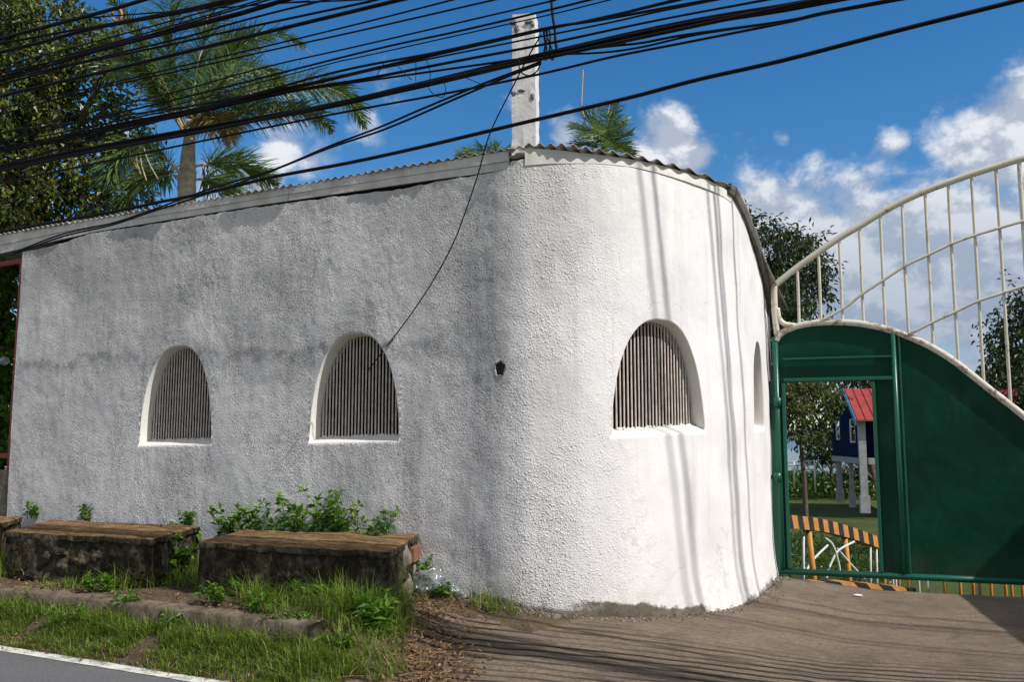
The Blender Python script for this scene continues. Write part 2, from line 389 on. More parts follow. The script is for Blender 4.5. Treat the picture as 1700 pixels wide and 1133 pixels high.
M['fascia'] = mat_simple('fascia_paint', (0.72, 0.70, 0.67), (0.54, 0.52, 0.48), 5, 0.75, 0.003, 40)
M['fasciawhite'] = mat_simple('flashing_paint', (0.74, 0.73, 0.69), (0.60, 0.58, 0.53), 5, 0.75, 0.003, 40)
M['roof'] = mat_simple('weathered_roof_sheet', (0.40, 0.37, 0.33), (0.22, 0.20, 0.18), 7, 0.75, 0.003, 50)
M['roofdark'] = mat_simple('dark_roof_edge', (0.17, 0.15, 0.13), (0.085, 0.075, 0.065), 7, 0.8, 0.003, 50)
M['pillar'] = mat_simple('pillar_paint', (0.68, 0.67, 0.655), (0.56, 0.55, 0.54), 6, 0.9, 0.008, 30)
M['mortar'] = mat_simple('mortar', (0.42, 0.40, 0.36), (0.24, 0.22, 0.2), 12, 0.95, 0.02, 30)
M['chip'] = mat_simple('bare_cement', (0.20, 0.19, 0.18), (0.10, 0.095, 0.09), 30, 0.95, 0.01, 50)
M['bars'] = mat_simple('grille_paint', (0.64, 0.565, 0.515), (0.46, 0.395, 0.355), 14, 0.7, 0.002, 80)
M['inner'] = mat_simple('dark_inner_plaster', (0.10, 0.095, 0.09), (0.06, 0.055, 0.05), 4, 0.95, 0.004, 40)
M['hole'] = mat_simple('hole_shade', (0.02, 0.02, 0.02), (0.03, 0.028, 0.025), 8, 0.95)  # near-black colour standing for the shade inside the broken hole
M['cable'] = mat_simple('cable_rubber', (0.006, 0.006, 0.008), (0.010, 0.009, 0.011), 8, 0.6, 0.001, 80, 0.15)
M['orange'] = mat_simple('brown_plastic_coil', (0.45, 0.22, 0.10), (0.36, 0.17, 0.08), 20, 0.5)
M['white_steel'] = mat_paint_steel('cream_painted_steel', (0.62, 0.58, 0.47), (0.20, 0.12, 0.06), 0.7, 0.5, 0.57)
M['arc_steel'] = mat_paint_steel('rusty_white_steel', (0.60, 0.57, 0.50), (0.17, 0.10, 0.06), 0.85, 0.6, 0.53)
M['green'] = mat_gate_green()
M['green_frame'] = mat_paint_steel('green_frame_paint', (0.007, 0.095, 0.058), (0.03, 0.05, 0.035), 0.5, 0.33, 0.62)
M['red_steel'] = mat_paint_steel('red_painted_steel', (0.26, 0.035, 0.025), (0.08, 0.02, 0.03), 0.6, 0.5, 0.55)
M['yellow_steel'] = mat_paint_steel('yellow_post_paint', (0.50, 0.23, 0.035), (0.2, 0.1, 0.03), 0.5, 0.6, 0.6)
M['pipe'] = mat_paint_steel('white_pipe_paint', (0.62, 0.62, 0.60), (0.3, 0.28, 0.25), 0.5, 0.5, 0.6)
M['stripes'] = mat_stripes()
M['drive'] = mat_concrete_drive(); M['asphalt'] = mat_asphalt(); M['line'] = mat_paintline()
M['soil'] = mat_soil(); M['lawn'] = mat_lawn(); M['rubble'] = mat_rubble(); M['benchtop'] = mat_benchtop()
M['kerb'] = mat_simple('old_kerb_concrete', (0.185, 0.145, 0.10), (0.07, 0.055, 0.038), 7, 0.95, 0.025, 22)
M['lowwall'] = mat_simple('grey_concrete_block', (0.20, 0.175, 0.14), (0.11, 0.095, 0.075), 9, 0.95, 0.015, 30)
M['brick'] = mat_simple('red_brick', (0.26, 0.115, 0.075), (0.17, 0.075, 0.05), 20, 0.95, 0.012, 40)
M['stone'] = mat_simple('end_stone', (0.24, 0.215, 0.18), (0.13, 0.115, 0.095), 9, 0.95, 0.02, 26)
M['bark'] = mat_simple('bark', (0.13, 0.105, 0.08), (0.065, 0.052, 0.04), 14, 0.95, 0.03, 30)
M['palmtrunk'] = mat_simple('palm_trunk_bark', (0.46, 0.41, 0.32), (0.27, 0.235, 0.175), 9, 0.9, 0.02, 22)
M['rachis'] = mat_simple('frond_stem', (0.46, 0.38, 0.25), (0.33, 0.28, 0.16), 9, 0.6)
M['broad'] = mat_leaf('broad_leaf', (0.010, 0.018, 0.005), (0.135, 0.18, 0.02), (0.34, 0.18, 0.03), 0.22, 0.36, 0.5)
M['tree2'] = mat_leaf('bushy_leaf', (0.016, 0.034, 0.012), (0.06, 0.092, 0.022), (0.10, 0.12, 0.03), 0.3)
M['treelit'] = mat_leaf('light_leaf', (0.04, 0.06, 0.012), (0.14, 0.165, 0.035), (0.25, 0.24, 0.06), 0.4)
M['pink'] = mat_leaf('pink_petal', (0.40, 0.05, 0.08), (0.50, 0.09, 0.12), (0.55, 0.15, 0.15), 0.4)
M['palm'] = mat_leaf('palm_leaflet', (0.05, 0.09, 0.03), (0.155, 0.24, 0.055), (0.30, 0.32, 0.11), 0.3, 0.4, 0.5)
M['palmdry'] = mat_leaf('dry_palm_leaflet', (0.14, 0.115, 0.035), (0.32, 0.235, 0.075), (0.42, 0.30, 0.12), 0.35)
M['weed'] = mat_leaf('weed_leaf', (0.05, 0.12, 0.014), (0.15, 0.29, 0.024), (0.32, 0.38, 0.05), 0.42, 0.45, 0.4)
M['under'] = mat_leaf('undergrowth_leaf', (0.02, 0.045, 0.008), (0.085, 0.155, 0.018), (0.2, 0.25, 0.04), 0.4)
M['grass'] = mat_leaf('grass_blade', (0.075, 0.13, 0.016), (0.25, 0.35, 0.05), (0.50, 0.43, 0.19), 0.48, 0.5, 0.35)
M['litter'] = mat_leaf('dead_leaf', (0.10, 0.055, 0.028), (0.27, 0.165, 0.085), (0.46, 0.33, 0.2), 0.15, 0.8, 0.15)
M['bag'] = mat_bag()
M['bluehouse'] = mat_simple('blue_boards', (0.004, 0.009, 0.050), (0.003, 0.006, 0.034), 3, 0.95, 0.003, 60, 0.05)
M['blue_trim'] = mat_simple('light_blue_trim', (0.05, 0.2, 0.42), (0.04, 0.16, 0.36), 3, 0.6)
M['redroof'] = mat_simple('red_roof_sheet', (0.36, 0.055, 0.04), (0.27, 0.04, 0.03), 2, 0.5)
M['whitepost'] = mat_simple('white_post_paint', (0.36, 0.36, 0.37), (0.25, 0.25, 0.26), 4, 0.85, 0.006, 20)
M['water'] = mat_water()
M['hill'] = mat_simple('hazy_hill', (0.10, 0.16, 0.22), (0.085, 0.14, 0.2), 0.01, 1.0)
M['bluebit'] = mat_simple('blue_plastic', (0.03, 0.25, 0.5), (0.05, 0.3, 0.55), 20, 0.4)
M['paper'] = mat_simple('white_scrap', (0.7, 0.7, 0.7), (0.6, 0.6, 0.6), 20, 0.6)

# ------------------------------------------------------------------ wall footprint
fp_tab = [(18, None), (300, None), (560, None), (760, None), (850, 7.262), (901, 7.21), (960, 7.2), (1021, 7.27), (1085, 7.44), (1150, 7.72),
          (1200, 8.06), (1233, 8.5), (1257, 9.05), (1271, 9.6), (1281, 10.3)]
def wall_d(px):
    u = ray(px, 740); return WC / ((u.x / u.y) * 0.4568 + 0.8896)
fp = [at(px, 740, d if d else wall_d(px)) for px, d in fp_tab]
for p in fp: p.z = 0
dense = catmull(fp, 40)
cum = [0.0]
for a, b in zip(dense, dense[1:]): cum.append(cum[-1] + (b - a).length)
SLEN = cum[-1]
DX = np.array([p.x for p in dense]); DY = np.array([p.y for p in dense]); CU = np.array(cum)
HP = np.array([850 + F * (p.x / p.y) * (CP - ray(850, 740).z * 0 + 0.1157 * SP) for p in dense])
def wp(s):                      # footprint point at arc length s (straight continuation outside)
    if s < 0: return dense[0] + (dense[0] - dense[1]).normalized() * (-s)
    return Vector((np.interp(s, CU, DX), np.interp(s, CU, DY), 0))
def wt(s):
    s0, s1 = max(s - .06, -9), min(s + .06, SLEN); return (wp(s1) - wp(s0)).normalized()
def wn(s):
    t = wt(s); return Vector((t.y, -t.x, 0))
def s_of(px, py):               # which arc length carries image point (px, py) on the wall surface
    k = CP - ((566.5 - py) / F) * SP; k0 = CP - ((566.5 - 740) / F) * SP
    hp = 850 + (px - 850) * k0 / k
    if hp < HP[0]:
        u = (hp - 850) / F / k0; d = WC / (u * 0.4568 + 0.8896)
        return -(Vector((u * d, d, 0)) - dense[0]).length
    return float(np.interp(hp, HP, CU))
def sz(px, py):
    s = s_of(px, py); d = wp(s).y; return s, at(px, py, d).z
def ztab(pts): return sorted(sz(*p) for p in pts)

wall_top = ztab([(18, 424), (90, 408), (153, 388), (268, 370), (421, 345), (574, 325), (650, 317), (729, 301), (800, 290), (843, 283), (850, 268), (901, 262), (1021, 268),
                 (1085, 276), (1150, 294), (1200, 312), (1222, 335), (1237, 378), (1257, 432), (1276, 500)])
fas_bot = ztab([(-80, 436), (0, 421), (153, 386), (268, 367), (421, 342), (600, 316), (729, 297), (843, 282)])
fas_top = ztab([(-80, 408), (0, 394), (115, 371), (237, 352), (382, 328), (535, 303), (650, 284), (729, 272), (839, 254)])
flash_bot = ztab([(862, 277), (901, 273), (943, 272), (1050, 278), (1100, 290), (1150, 306), (1190, 322), (1213, 337)])
sill_tab = ztab([(18, 741), (233, 741), (352, 738.5), (514, 737), (664, 733), (1016, 726), (1168, 716), (1256, 714), (1276, 714)])
base_tab = ztab([(18, 900), (300, 925), (600, 960), (804, 979), (946, 1006), (996, 1014), (1100, 1022), (1175, 1025), (1243, 1010), (1290, 968)])
WIN = []
for (x0, x1, ytop, ysill) in ((233, 352.5, 575, 741), (514, 664, 554, 736), (1016, 1168, 530, 722), (1252, 1268.5, 570, 712)):
    s0, s1 = s_of(x0, 700), s_of(x1, 700); sc_ = s_of((x0 + x1) / 2 - 2, ytop); WIN.append((s0, s1, sz((x0 + x1) / 2, ytop)[1]))
def zsill(s): return lerp_tab(sill_tab, s)
def arch(w, s):
    s0, s1, zt = w; u = abs(2 * (s - s0) / (s1 - s0) - 1)
    zs = zsill(s); return zs + (zt - zs) * max(0.0, 1 - u ** 2.5) ** (0.5)
S = {px: s_of(px, 600) for px in (770, 805, 835, 1065, 1075, 1095, 1140, 1180, 1205, 1215, 1235, 1250)}
RUNS_AND_SHADE += [(S[805] - .05, 0.26, 0.55, 3.2, 0.50), (s_of(690, 600), 0.16, .9, 2.2, 0.35), (S[1140], 0.10, 0.7, 1.45, 0.35), (S[1205], 0.05, 1.2, 2.4, 0.4),
         ((WIN[0][0] + WIN[0][1]) / 2, 0.34, 0.95, 1.45, 0.35), ((WIN[1][0] + WIN[1][1]) / 2, 0.36, 0.85, 1.45, 0.38),
         (s_of(600, 400), 0.30, 2.0, 3.1, 0.4), (s_of(480, 380), 0.2, 1.9, 2.7, 0.3), (s_of(330, 500), 0.25, 1.9, 2.6, 0.3)]
SX += [s_of(840, 600), s_of(1100, 600), s_of(945, 1000), s_of(1160, 1000), s_of(740, 985)]
print('SX', SX, SLEN)
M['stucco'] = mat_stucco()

# ------------------------------------------------------------------ ground heights
def zprof(w):
    if w < 1.42: return 0.32
    if w < 1.62: return 0.32 - 0.14 * sstep(1.42, 1.62, w)
    return max(0.0, 0.18 * (1 - sstep(1.55, 1.98, w)) + 0.012)
def gz(P):
    a, w = AW(P)
    k = min(1, max(0, (-1.0 - a) / 3.2))
    f = zprof(w)
    soft = 0.32 * min(1, max(0, 1 - w / 1.95))
    m = sstep(-3.9, -3.3, a)
    base = (f * (1 - m) + soft * m) * k
    if w < -3.5: base -= 1.25 * sstep(-3.5, -4.9, w) if w > -6.2 else 1.25 + 0.78 * min(1, (-6.2 - w) / 32) + 0.62 * max(0, min(1.6, (-38 - w) / 70))
    return base
def gzw(w): return gz(aw(0, w))

# ------------------------------------------------------------------ setting
mb = MB()
mb.quad(aw(-70, 13, 0), aw(-70, 1.93, 0), aw(60, 1.93, 0), aw(60, 13, 0)); tag(mb.build('road', M['asphalt']), kind='structure')
mb = MB(); prev = None
for i in range(140):
    a = -20 + i * 0.14
    if a > -2.55: break
    w0 = 1.985 + 0.012 * mn.noise((a * 3, 0, 0)); w1 = 2.095 + 0.012 * mn.noise((a * 3, 5, 0))
    cur = (mb.vert(aw(a, w0, 0.004)), mb.vert(aw(a, w1, 0.004)))
    if prev: mb.face((prev[0], prev[1], cur[1], cur[0]))
    prev = cur
tag(mb.build('road_marking', M['line']), kind='structure')

def grid(name, mat, a0, a1, w0, w1, da, dw, zf, smooth=True):
    mb = MB(); na = int((a1 - a0) / da) + 1; nw = int((w1 - w0) / dw) + 1
    for i in range(na + 1):
        for j in range(nw + 1):
            P = aw(a0 + (a1 - a0) * i / na, w0 + (w1 - w0) * j / nw); P.z = zf(P); mb.v.append(tuple(P))
    for i in range(na):
        for j in range(nw):
            k = i * (nw + 1) + j; mb.face((k, k + nw + 1, k + nw + 2, k + 1)[::-1])
    return tag(mb.build(name, mat, smooth=smooth), kind='structure')
def drive_z(P):
    a, w = AW(P); z = gz(P) if w > -3.0 else (gz(aw(a, -3.0)))
    z += 0.012 * mn.noise(P * 1.1) + 0.006 * mn.noise(P * 4)
    z = max(z + 0.008, 0.006 if w > 1.6 else -1)
    if w < -3.72 - .17 * (a + 1.61): z = -.6
    if a < -3.9: z -= 0.1
    return z
grid('driveway', M['drive'], -4.1, 7, -4.36, 2.0, 0.05, 0.05, drive_z)
def verge_z(P):
    a, w = AW(P); edge = -3.75 + 0.95 * max(0, min(1.3, w - .67)) + 0.22 * mn.noise(Vector((a * .0 + w * 2.2, 3.1, 0))) + 0.1 * mn.noise(Vector((w * 7, 1, 0)))
    z = gz(P) + 0.02 + 0.025 * mn.noise(P * 3) + 0.012 * mn.noise(P * 11)
    if w > 1.93: z = min(z, 0.012 + 0.01 * mn.noise(P * 9))
    if w > 1.93 and mn.noise(P * 2.5) * 0.05 + w > 1.97: z = -0.03
    z -= 0.16 * sstep(edge - .12, edge + .16, a) if w > 0.45 else 0.16 * sstep(-2.95, -2.7, a - .3 * (0.4 - w))
    return z
grid('verge', M['soil'], -14, -2.3, -0.35, 2.03, 0.045, 0.04, verge_z)
mb = MB(); xs = [-260, -120, -60, -30, -14, -8, -4, 0, 4, 8, 12, 20, 30, 50, 90, 200, 400]; ws = [60, 14, 2.2, 0, -3.45, -3.8, -4.2, -4.6, -5.0, -6.4, -8, -12, -18, -26, -38, -60, -85, -110, -160]
for a in xs:
    for w in ws:
        P = aw(a, w); z = gz(aw(5, w)) - (0.07 if w > -3.5 else 0.0); P.z = z; mb.v.append(tuple(P))
for i in range(len(xs) - 1):
    for j in range(len(ws) - 1):
        k = i * len(ws) + j; mb.face((k, k + 1, k + len(ws) + 1, k + len(ws)))
tag(mb.build('lawn', M['lawn'], smooth=True), kind='structure')
mb = MB(); mb.quad((-900, 60, -2.5), (1200, 60, -2.5), (3000, 2600, -2.5), (-2500, 2600, -2.5)); tag(mb.build('lake', M['water']), kind='structure')
mb = MB(); prev = None
for i in range(90):
    x = -2400 + i * 60; h = 26 + 22 * mn.noise((x * 0.002, 2.2, 0)) + 7 * mn.noise((x * 0.011, 7, 0))
    c = [mb.vert((x, 1500, -3)), mb.vert((x, 1560, h * .7)), mb.vert((x, 1640, h)), mb.vert((x, 1900, -3))]
    if prev:
        for k in range(3): mb.face((prev[k], c[k], c[k+1], prev[k+1]))
    prev = c
tag(mb.build('hills', M['hill'], smooth=True), kind='structure')

# kerb
mb = MB(); rings = []
for i in range(170):
    a = -13.6 + i * 0.058
    if a > -3.95: break
    j = 0.02 * mn.noise((a * 2.1, 0, 0)); e = 0.014 * mn.noise((a * 7, 3, 0))
    prof = [(1.36, 0.2), (1.37 + j, .328 + e), (1.50 + j, 0.333 + e), (1.608 + j + e, 0.330 + e * .6), (1.622 + j + e, 0.316 + e), (1.632 + j, 0.22), (1.62 + j, 0.05)]
    rings.append([mb.vert(aw(a, w, z + 0.006 * mn.noise((a * 13, w * 9, 0)))) for w, z in prof])
for r0, r1 in zip(rings, rings[1:]):
    for k in range(len(r0) - 1): mb.face((r0[k], r0[k+1], r1[k+1], r1[k]))
mb.face(rings[0]); mb.face(rings[-1][::-1])
tag(mb.build('kerb', M['kerb'], smooth=True), kind='structure')

# ------------------------------------------------------------------ the white building
B = thing('white_building', wp(6.5), 'white roughcast building with a rounded corner, arched barred windows and a corrugated roof', 'building')
def ss_columns(step):
    xs = [0.0]; marks = sorted([(w[0], w[1]) for w in WIN]); x = 0.0; out = []
    cur = 0.0
    for s0, s1 in marks:
        n = max(1, int((s0 - cur) / step)); out += [cur + (s0 - cur) * k / n for k in range(n)]
        n = max(24, int((s1 - s0) / step) * 2)
        out += [s0 + (s1 - s0) * 0.5 * (1 - math.cos(math.pi * k / n)) for k in range(n)]
        cur = s1
    n = int((SLEN - cur) / step); out += [cur + (SLEN - cur) * k / n for k in range(n + 1)]
    return out
def inwin(s):
    for w in WIN:
        if w[0] - 1e-6 <= s <= w[1] + 1e-6: return w
    return None
def wall_disp(s, z):
    big = mn.noise((s * 0.8, z * 0.8, 1.7)) * 0.016 + mn.noise((s * 2.3, z * 2.0, 4.4)) * (0.0062 + .008 * sstep(7.2, 8.6, s))
    k = 1 - 0.55 * sstep(6.7, 8.4, s)
    big += .008 * (1 - sstep(6.2, 7.4, s))
    return big + k * (0.0031 * mn.noise((s * 9, z * 7, 2)) + 0.0022 * mn.noise((s * 24, z * 22, 8)))
HOLE = sz(830, 611)
def wall_shell(mb, off, step, nl, nu, disp=True, uv=True):
    cols = ss_columns(step); idx = []
    for s in cols:
        w = inwin(s); zs = zsill(s); zb = lerp_tab(base_tab, s) - 0.3; zt = lerp_tab(wall_top, s) + (0.012 * mn.noise((s * 6, 0, 3)) + 0.008 * mn.noise((s * 17, 0, 3)) if disp else 0.03)
        za = arch(w, s) if w else zs
        P = wp(s); n = wn(s)
        def mk(z):
            dd = wall_disp(s, z) if disp else 0.0
            dd += 0.07 * max(0, 1 - (z - (zb + .3)) / 0.5) ** 2 * sstep(7.2, 8.2, s) if disp and z < zb + .8 else 0
            return mb.vert(P + n * (off + dd) + Vector((0, 0, z))), (s, z)
        lo = [mk(zb + (zs - zb) * k / nl) for k in range(nl + 1)]
        up = [mk(za + (zt - za) * k / nu) for k in range(nu + 1)]
        idx.append((s, lo, up))
    for (s0, l0, u0), (s1, l1, u1) in zip(idx, idx[1:]):
        for A0, A1 in ((l0, l1), (u0, u1)):
            for k in range(len(A0) - 1):
                q = (A0[k], A1[k], A1[k+1], A0[k+1])
                if disp and math.hypot((s0 + .011 - HOLE[0]) / .056, (A0[k][1][1] + .012 - HOLE[1]) / .070) < 1: continue
                mb.face([v[0] for v in q], [v[1] for v in q])
    return idx
mb = MB(); idx = wall_shell(mb, 0.0, 0.022, 64, 96)
REV = 0.20
# reveals: the opening's edge swept into the wall, rounded at the lip
for w in WIN:
    cols = [c for c in idx if w[0] - 1e-6 <= c[0] <= w[1] + 1e-6]
    loop = [(c[0], c[2][0][0]) for c in cols] + [(c[0], c[1][-1][0]) for c in reversed(cols)]
    prev = None; sc_ = (w[0] + w[1]) / 2; zc = (w[2] + zsill(sc_)) / 2
    first = None
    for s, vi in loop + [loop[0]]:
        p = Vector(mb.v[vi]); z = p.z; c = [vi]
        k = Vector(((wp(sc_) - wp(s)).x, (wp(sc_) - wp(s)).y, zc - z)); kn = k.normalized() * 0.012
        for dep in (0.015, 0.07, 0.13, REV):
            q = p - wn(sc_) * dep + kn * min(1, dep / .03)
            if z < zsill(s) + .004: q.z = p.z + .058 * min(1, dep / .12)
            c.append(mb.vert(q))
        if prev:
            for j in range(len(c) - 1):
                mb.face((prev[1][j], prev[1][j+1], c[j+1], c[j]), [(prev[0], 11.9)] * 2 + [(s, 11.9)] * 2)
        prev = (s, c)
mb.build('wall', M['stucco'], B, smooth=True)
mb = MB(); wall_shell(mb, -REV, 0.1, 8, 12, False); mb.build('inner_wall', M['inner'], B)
# end return, back wall with a louvred gap, floor
mb = MB()
Pl = wp(0); inw = -N
zt0 = lerp_tab(wall_top, 0)
mb.box(Pl + inw * 2.1 + T * 0.09 + Vector((0, 0, zt0 / 2)), T, inw, Vector((0, 0, 1)), 0.085, 2.09, zt0 / 2)
mb.build('end_wall', M['stucco'], B)
mb = MB(); bw = -4.1; Z = Vector((0, 0, 1))
aL, aR = AW(wp(0))[0], AW(wp(SLEN))[0]
c_open = AW(at(598, 660, 12.2))[0]; o0, o1 = c_open - 0.5, c_open + 0.35
def bwall(a0, a1, z0, z1): mb.box(aw((a0 + a1) / 2, bw, (z0 + z1) / 2), T, N, Z, (a1 - a0) / 2, 0.07, (z1 - z0) / 2)
bwall(aL, o0, -0.3, 3.05); bwall(o1, aR, -0.3, 3.05); bwall(o0, o1, -0.3, 1.2); bwall(o0, o1, 2.6, 3.05)
for k in range(9): mb.box(aw((o0 + o1) / 2, bw + .03, 1.28 + k * 0.155), T, (N + Z * .5).normalized(), (Z - N * .5).normalized(), (o1 - o0) / 2, 0.062, 0.058)
for k in range(7): mb.box(aw(o0 + (o1 - o0) * random.random(), bw + .09, 1.9), T, N, Z, random.uniform(.02, .07), .02, .75)
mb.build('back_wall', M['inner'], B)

# roof sheet: a height field over (a, p) with corrugations along p
zf_left = sum(z for s, z in fas_top) / len(fas_top) + 0.03
rp = [(-0.2, zf_left), (0.0, zf_left)]
for px, py in ((960, 250), (1021, 257), (1085, 267), (1150, 286), (1215, 312), (1237, 368), (1257, 425), (1276, 492)):
    s, z = sz(px, py); rp.append((-AW(wp(s))[1], z))
rp = sorted(rp); pz = [rp[0]]
for p, z in rp[1:]: pz.append((p, min(z, pz[-1][1])))
pz.append((6.0, pz[-1][1] - 0.3 * (6.0 - pz[-1][0])))
def roof_z(p): return lerp_tab(pz, p)
edge_pts = []
for k in range(1200):
    s = -2.2 + (SLEN + 2.2) * k / 1199; P = wp(s) + wn(s) * (0.016 + .030 * sstep(s_of(880, 260), s_of(960, 260), s)); edge_pts.append(AW(P))
ea, ew = [], []
for a, w in edge_pts:
    if not ea or a > ea[-1] + 1e-4: ea.append(a); ew.append(w)
lam = 0.086
mb = MB(); nc = int((ea[-1] - ea[0]) / (lam / 9)); nr = 14; P_END = 4.4
for i in range(nc + 1):
    a = ea[0] + (ea[-1] - ea[0]) * i / nc; we = float(np.interp(a, ea, ew)); p0 = -we
    ph = 2 * math.pi * a / lam; c = 0.0125 * math.sin(ph)
    jag = 0.012 * mn.noise((a * 3, 0, 0)) + (0.02 if int(a / 0.8) % 2 else 0.0)
    for j in range(nr + 1):
        p = p0 - jag + (P_END - p0 + jag) * (j / nr) ** 1.5
        mb.v.append(tuple(aw(a, -p, roof_z(max(p, 0)) + c * (1.25 if a > -3.2 else 1) - (0.01 if a < -3.2 else .002))))
for i in range(nc):
    for j in range(nr):
        k = i * (nr + 1) + j; mb.face((k, k + nr + 1, k + nr + 2, k + 1))
ro = mb.build('roof', M['roof'], B, smooth=True)
md = ro.modifiers.new('thickness', 'SOLIDIFY'); md.thickness = 0.006; md.offset = -1
# verge cap running down the far side of the roof
mb = MB(); rings = []
for k in range(60):
    s = s_of(1204, 300) + (SLEN - s_of(1204, 300)) * k / 59; n = wn(s); P = wp(s); p = -AW(P)[1]; z = roof_z(p) + 0.012
    seg = (k // 12) * 0.004
    rings.append([mb.vert(P + n * (0.015) + Z * (z - 0.07)), mb.vert(P + n * (0.040 + seg) + Z * (z - 0.065)), mb.vert(P + n * (0.055 + seg) + Z * (z - .02)), mb.vert(P + n * (0.055 + seg) + Z * (z + 0.022)), mb.vert(P - n * 0.05 + Z * (z + 0.02))])
for r0, r1 in zip(rings, rings[1:]):
    for k in range(4): mb.face((r0[k], r1[k], r1[k+1], r0[k+1]))
mb.face(rings[0]); mb.build('verge_cap', M['roofdark'], B)
# fascia boards under the roof along the long wall, flashing round the bend
s_end = s_of(845, 270)
def strip(tt, tb, s0, s1, o0, o1, n, name, mat, frac=(0, 1)):
    mb = MB(); rings = []
    for k in range(n + 1):
        s = s0 + (s1 - s0) * k / n; P = wp(s); nn = wn(s); zt, zb = (lerp_tab(tt, s) if isinstance(tt, list) else tt(s)), lerp_tab(tb, s)
        z1 = zt + (zb - zt) * frac[0]; z0 = zt + (zb - zt) * frac[1]; wv = 0.004 * mn.noise((s * 1.3, frac[0], 0))
        rings.append([mb.vert(P + nn * (o0) + Z * z0), mb.vert(P + nn * (o1 + wv) + Z * z0), mb.vert(P + nn * (o1 + wv) + Z * z1), mb.vert(P + nn * o0 + Z * z1)])
    for r0, r1 in zip(rings, rings[1:]):
        for k in range(4): mb.face((r0[k], r1[k], r1[(k+1) % 4], r0[(k+1) % 4]))
    mb.face(rings[0]); mb.face(rings[-1][::-1])
    return mb.build(name, mat, B)
cuts = [-2.2, -0.4, 1.7, 3.9, s_end]
for c0, c1 in zip(cuts, cuts[1:]):
    strip(lambda s: lerp_tab(fas_top, s) + 0.012, fas_bot, c0 + .004, c1, -.02, 0.008, 12, 'fascia_board', M['fascia'], (0, .54))
    strip(lambda s: lerp_tab(fas_top, s) + 0.012, fas_bot, c0 + .004, c1, -.02, 0.002, 12, 'fascia_board', M['fascia'], (.56, 1))
strip(lambda s: roof_z(max(0, -AW(wp(s))[1])) - 0.022, flash_bot, s_of(872, 280), s_of(1212, 320), -.02, 0.012, 40, 'flashing', M['fasciawhite'])
# pillar on the roof edge
pc0 = at(849.5, 246, 7.24); pc0.z = 0
ztop = at(870, 29, 7.3).z; zbase = at(870, 262, 7.3).z
ux = (T * 0.955 - N * 0.295).normalized(); uy = Vector((-ux.y, ux.x, 0))
mb = MB(); rings = []
wdt, dpt = 0.202, 0.20
for k in range(46):
    z = zbase + (ztop - zbase) * k / 45; f = 1.0 - 0.045 * k / 45
    ring = []
    for (u0, v0, u1, v1) in ((0,0,1,0),(1,0,1,1),(1,1,0,1),(0,1,0,0)):
        for q in range(6):
            t_ = q / 6; u, v = u0 + (u1 - u0) * t_, v0 + (v1 - v0) * t_
            e = 0.006 * mn.noise((u * 3, v * 3, z * 5)) + (0.006 * mn.noise((u * 9, v * 9, z * 17)) if q == 0 else 0)
            ring.append(mb.vert(pc0 + ux * (wdt * ((u - .5) * f + .5) + e) + uy * (dpt * ((v - .5) * f + .5) + e) + Z * z))
    rings.append(ring)
for r0, r1 in zip(rings, rings[1:]):
    for k in range(24): mb.face((r0[k], r0[(k+1) % 24], r1[(k+1) % 24], r1[k]))
mb.face(rings[-1])
pil = mb.build('pillar', M['pillar'], B)
def blob(mb, c, ax, r, seed, n=10, amp=0.35):   # flat lumpy patch / stone: ax = 3 axes, r = 3 radii
    c = Vector(c); rows = []
    for i in range(n + 1):
        th = math.pi * i / n; row = []
        for j in range(n * 2):
            ph = math.pi * j / n; d = Vector((math.sin(th) * math.cos(ph), math.sin(th) * math.sin(ph), math.cos(th)))
            k = 1 + amp * mn.noise(d * 1.6 + Vector((seed * 3.7, seed, 0)))
            row.append(mb.vert(c + ax[0] * d.x * r[0] * k + ax[1] * d.y * r[1] * k + ax[2] * d.z * r[2] * k))
        rows.append(row)
    for r0, r1 in zip(rows, rows[1:]):
        for j in range(n * 2): mb.face((r0[j], r1[j], r1[(j+1) % (n*2)], r0[(j+1) % (n*2)]))
mb = MB()
for k, (px, py, rx, rz) in enumerate([(853, 37, .03, .02), (858, 47, .018, .03), (878, 36, .035, .014), (884, 41, .014, .022), (853, 155, .022, .018), (884, 160, .016, .034), (866, 150, .03, .01)]):
    mb = MB(); P = atplane(px, py, pc0 - uy * 0.001, uy); blob(mb, P, (ux, Z, uy), (rx, rz, .009), k, 7, .9); mb.build('plaster_chip', M['chip'], pil, smooth=True)
mb = MB()
for k, (px, py, rx, rz) in enumerate([(852, 250, .06, .03), (872, 246, .08, .045), (893, 250, .07, .03), (862, 258, .1, .03), (905, 249, .06, .018)]):
    blob(mb, at(px, py, 7.27), (T, Z, N), (rx, rz, .045), k + 20, 8, .6)
mb.build('mortar_collar', M['mortar'], B, smooth=True)
# broken hole in the wall
def hole_ring(rf, off):
    out = []
    for k in range(28):
        an = 6.283 * k / 28; rr = rf * (1 + .42 * mn.noise((math.cos(an) * 1.7, math.sin(an) * 1.7, rf * 3)))
        s_, z_ = HOLE[0] + .046 * rr * math.cos(an), HOLE[1] + .058 * rr * math.sin(an); out.append(wp(s_) + wn(s_) * (wall_disp(s_, z_) + off) + Z * z_)
    return out
mb = MB(); rg = [[mb.vert(p) for p in hole_ring(f, o_)] for f, o_ in ((1.75, -.004), (1.25, .001), (.98, .002), (.85, -.02), (.8, -.12))]
for r0, r1 in zip(rg, rg[1:]):
    for k in range(28): mb.face((r0[k], r0[(k+1) % 28], r1[(k+1) % 28], r1[k]), [(HOLE[0], HOLE[1])] * 4)
mb.build('plaster_rim', M['stucco'], B, smooth=True)
mb = MB(); c_ = [mb.vert(p) for p in hole_ring(.95, -.012)]; mb.face(c_); mb.build('broken_hole', M['hole'], B)  # dark disc just inside the rim paints the shade of the hole

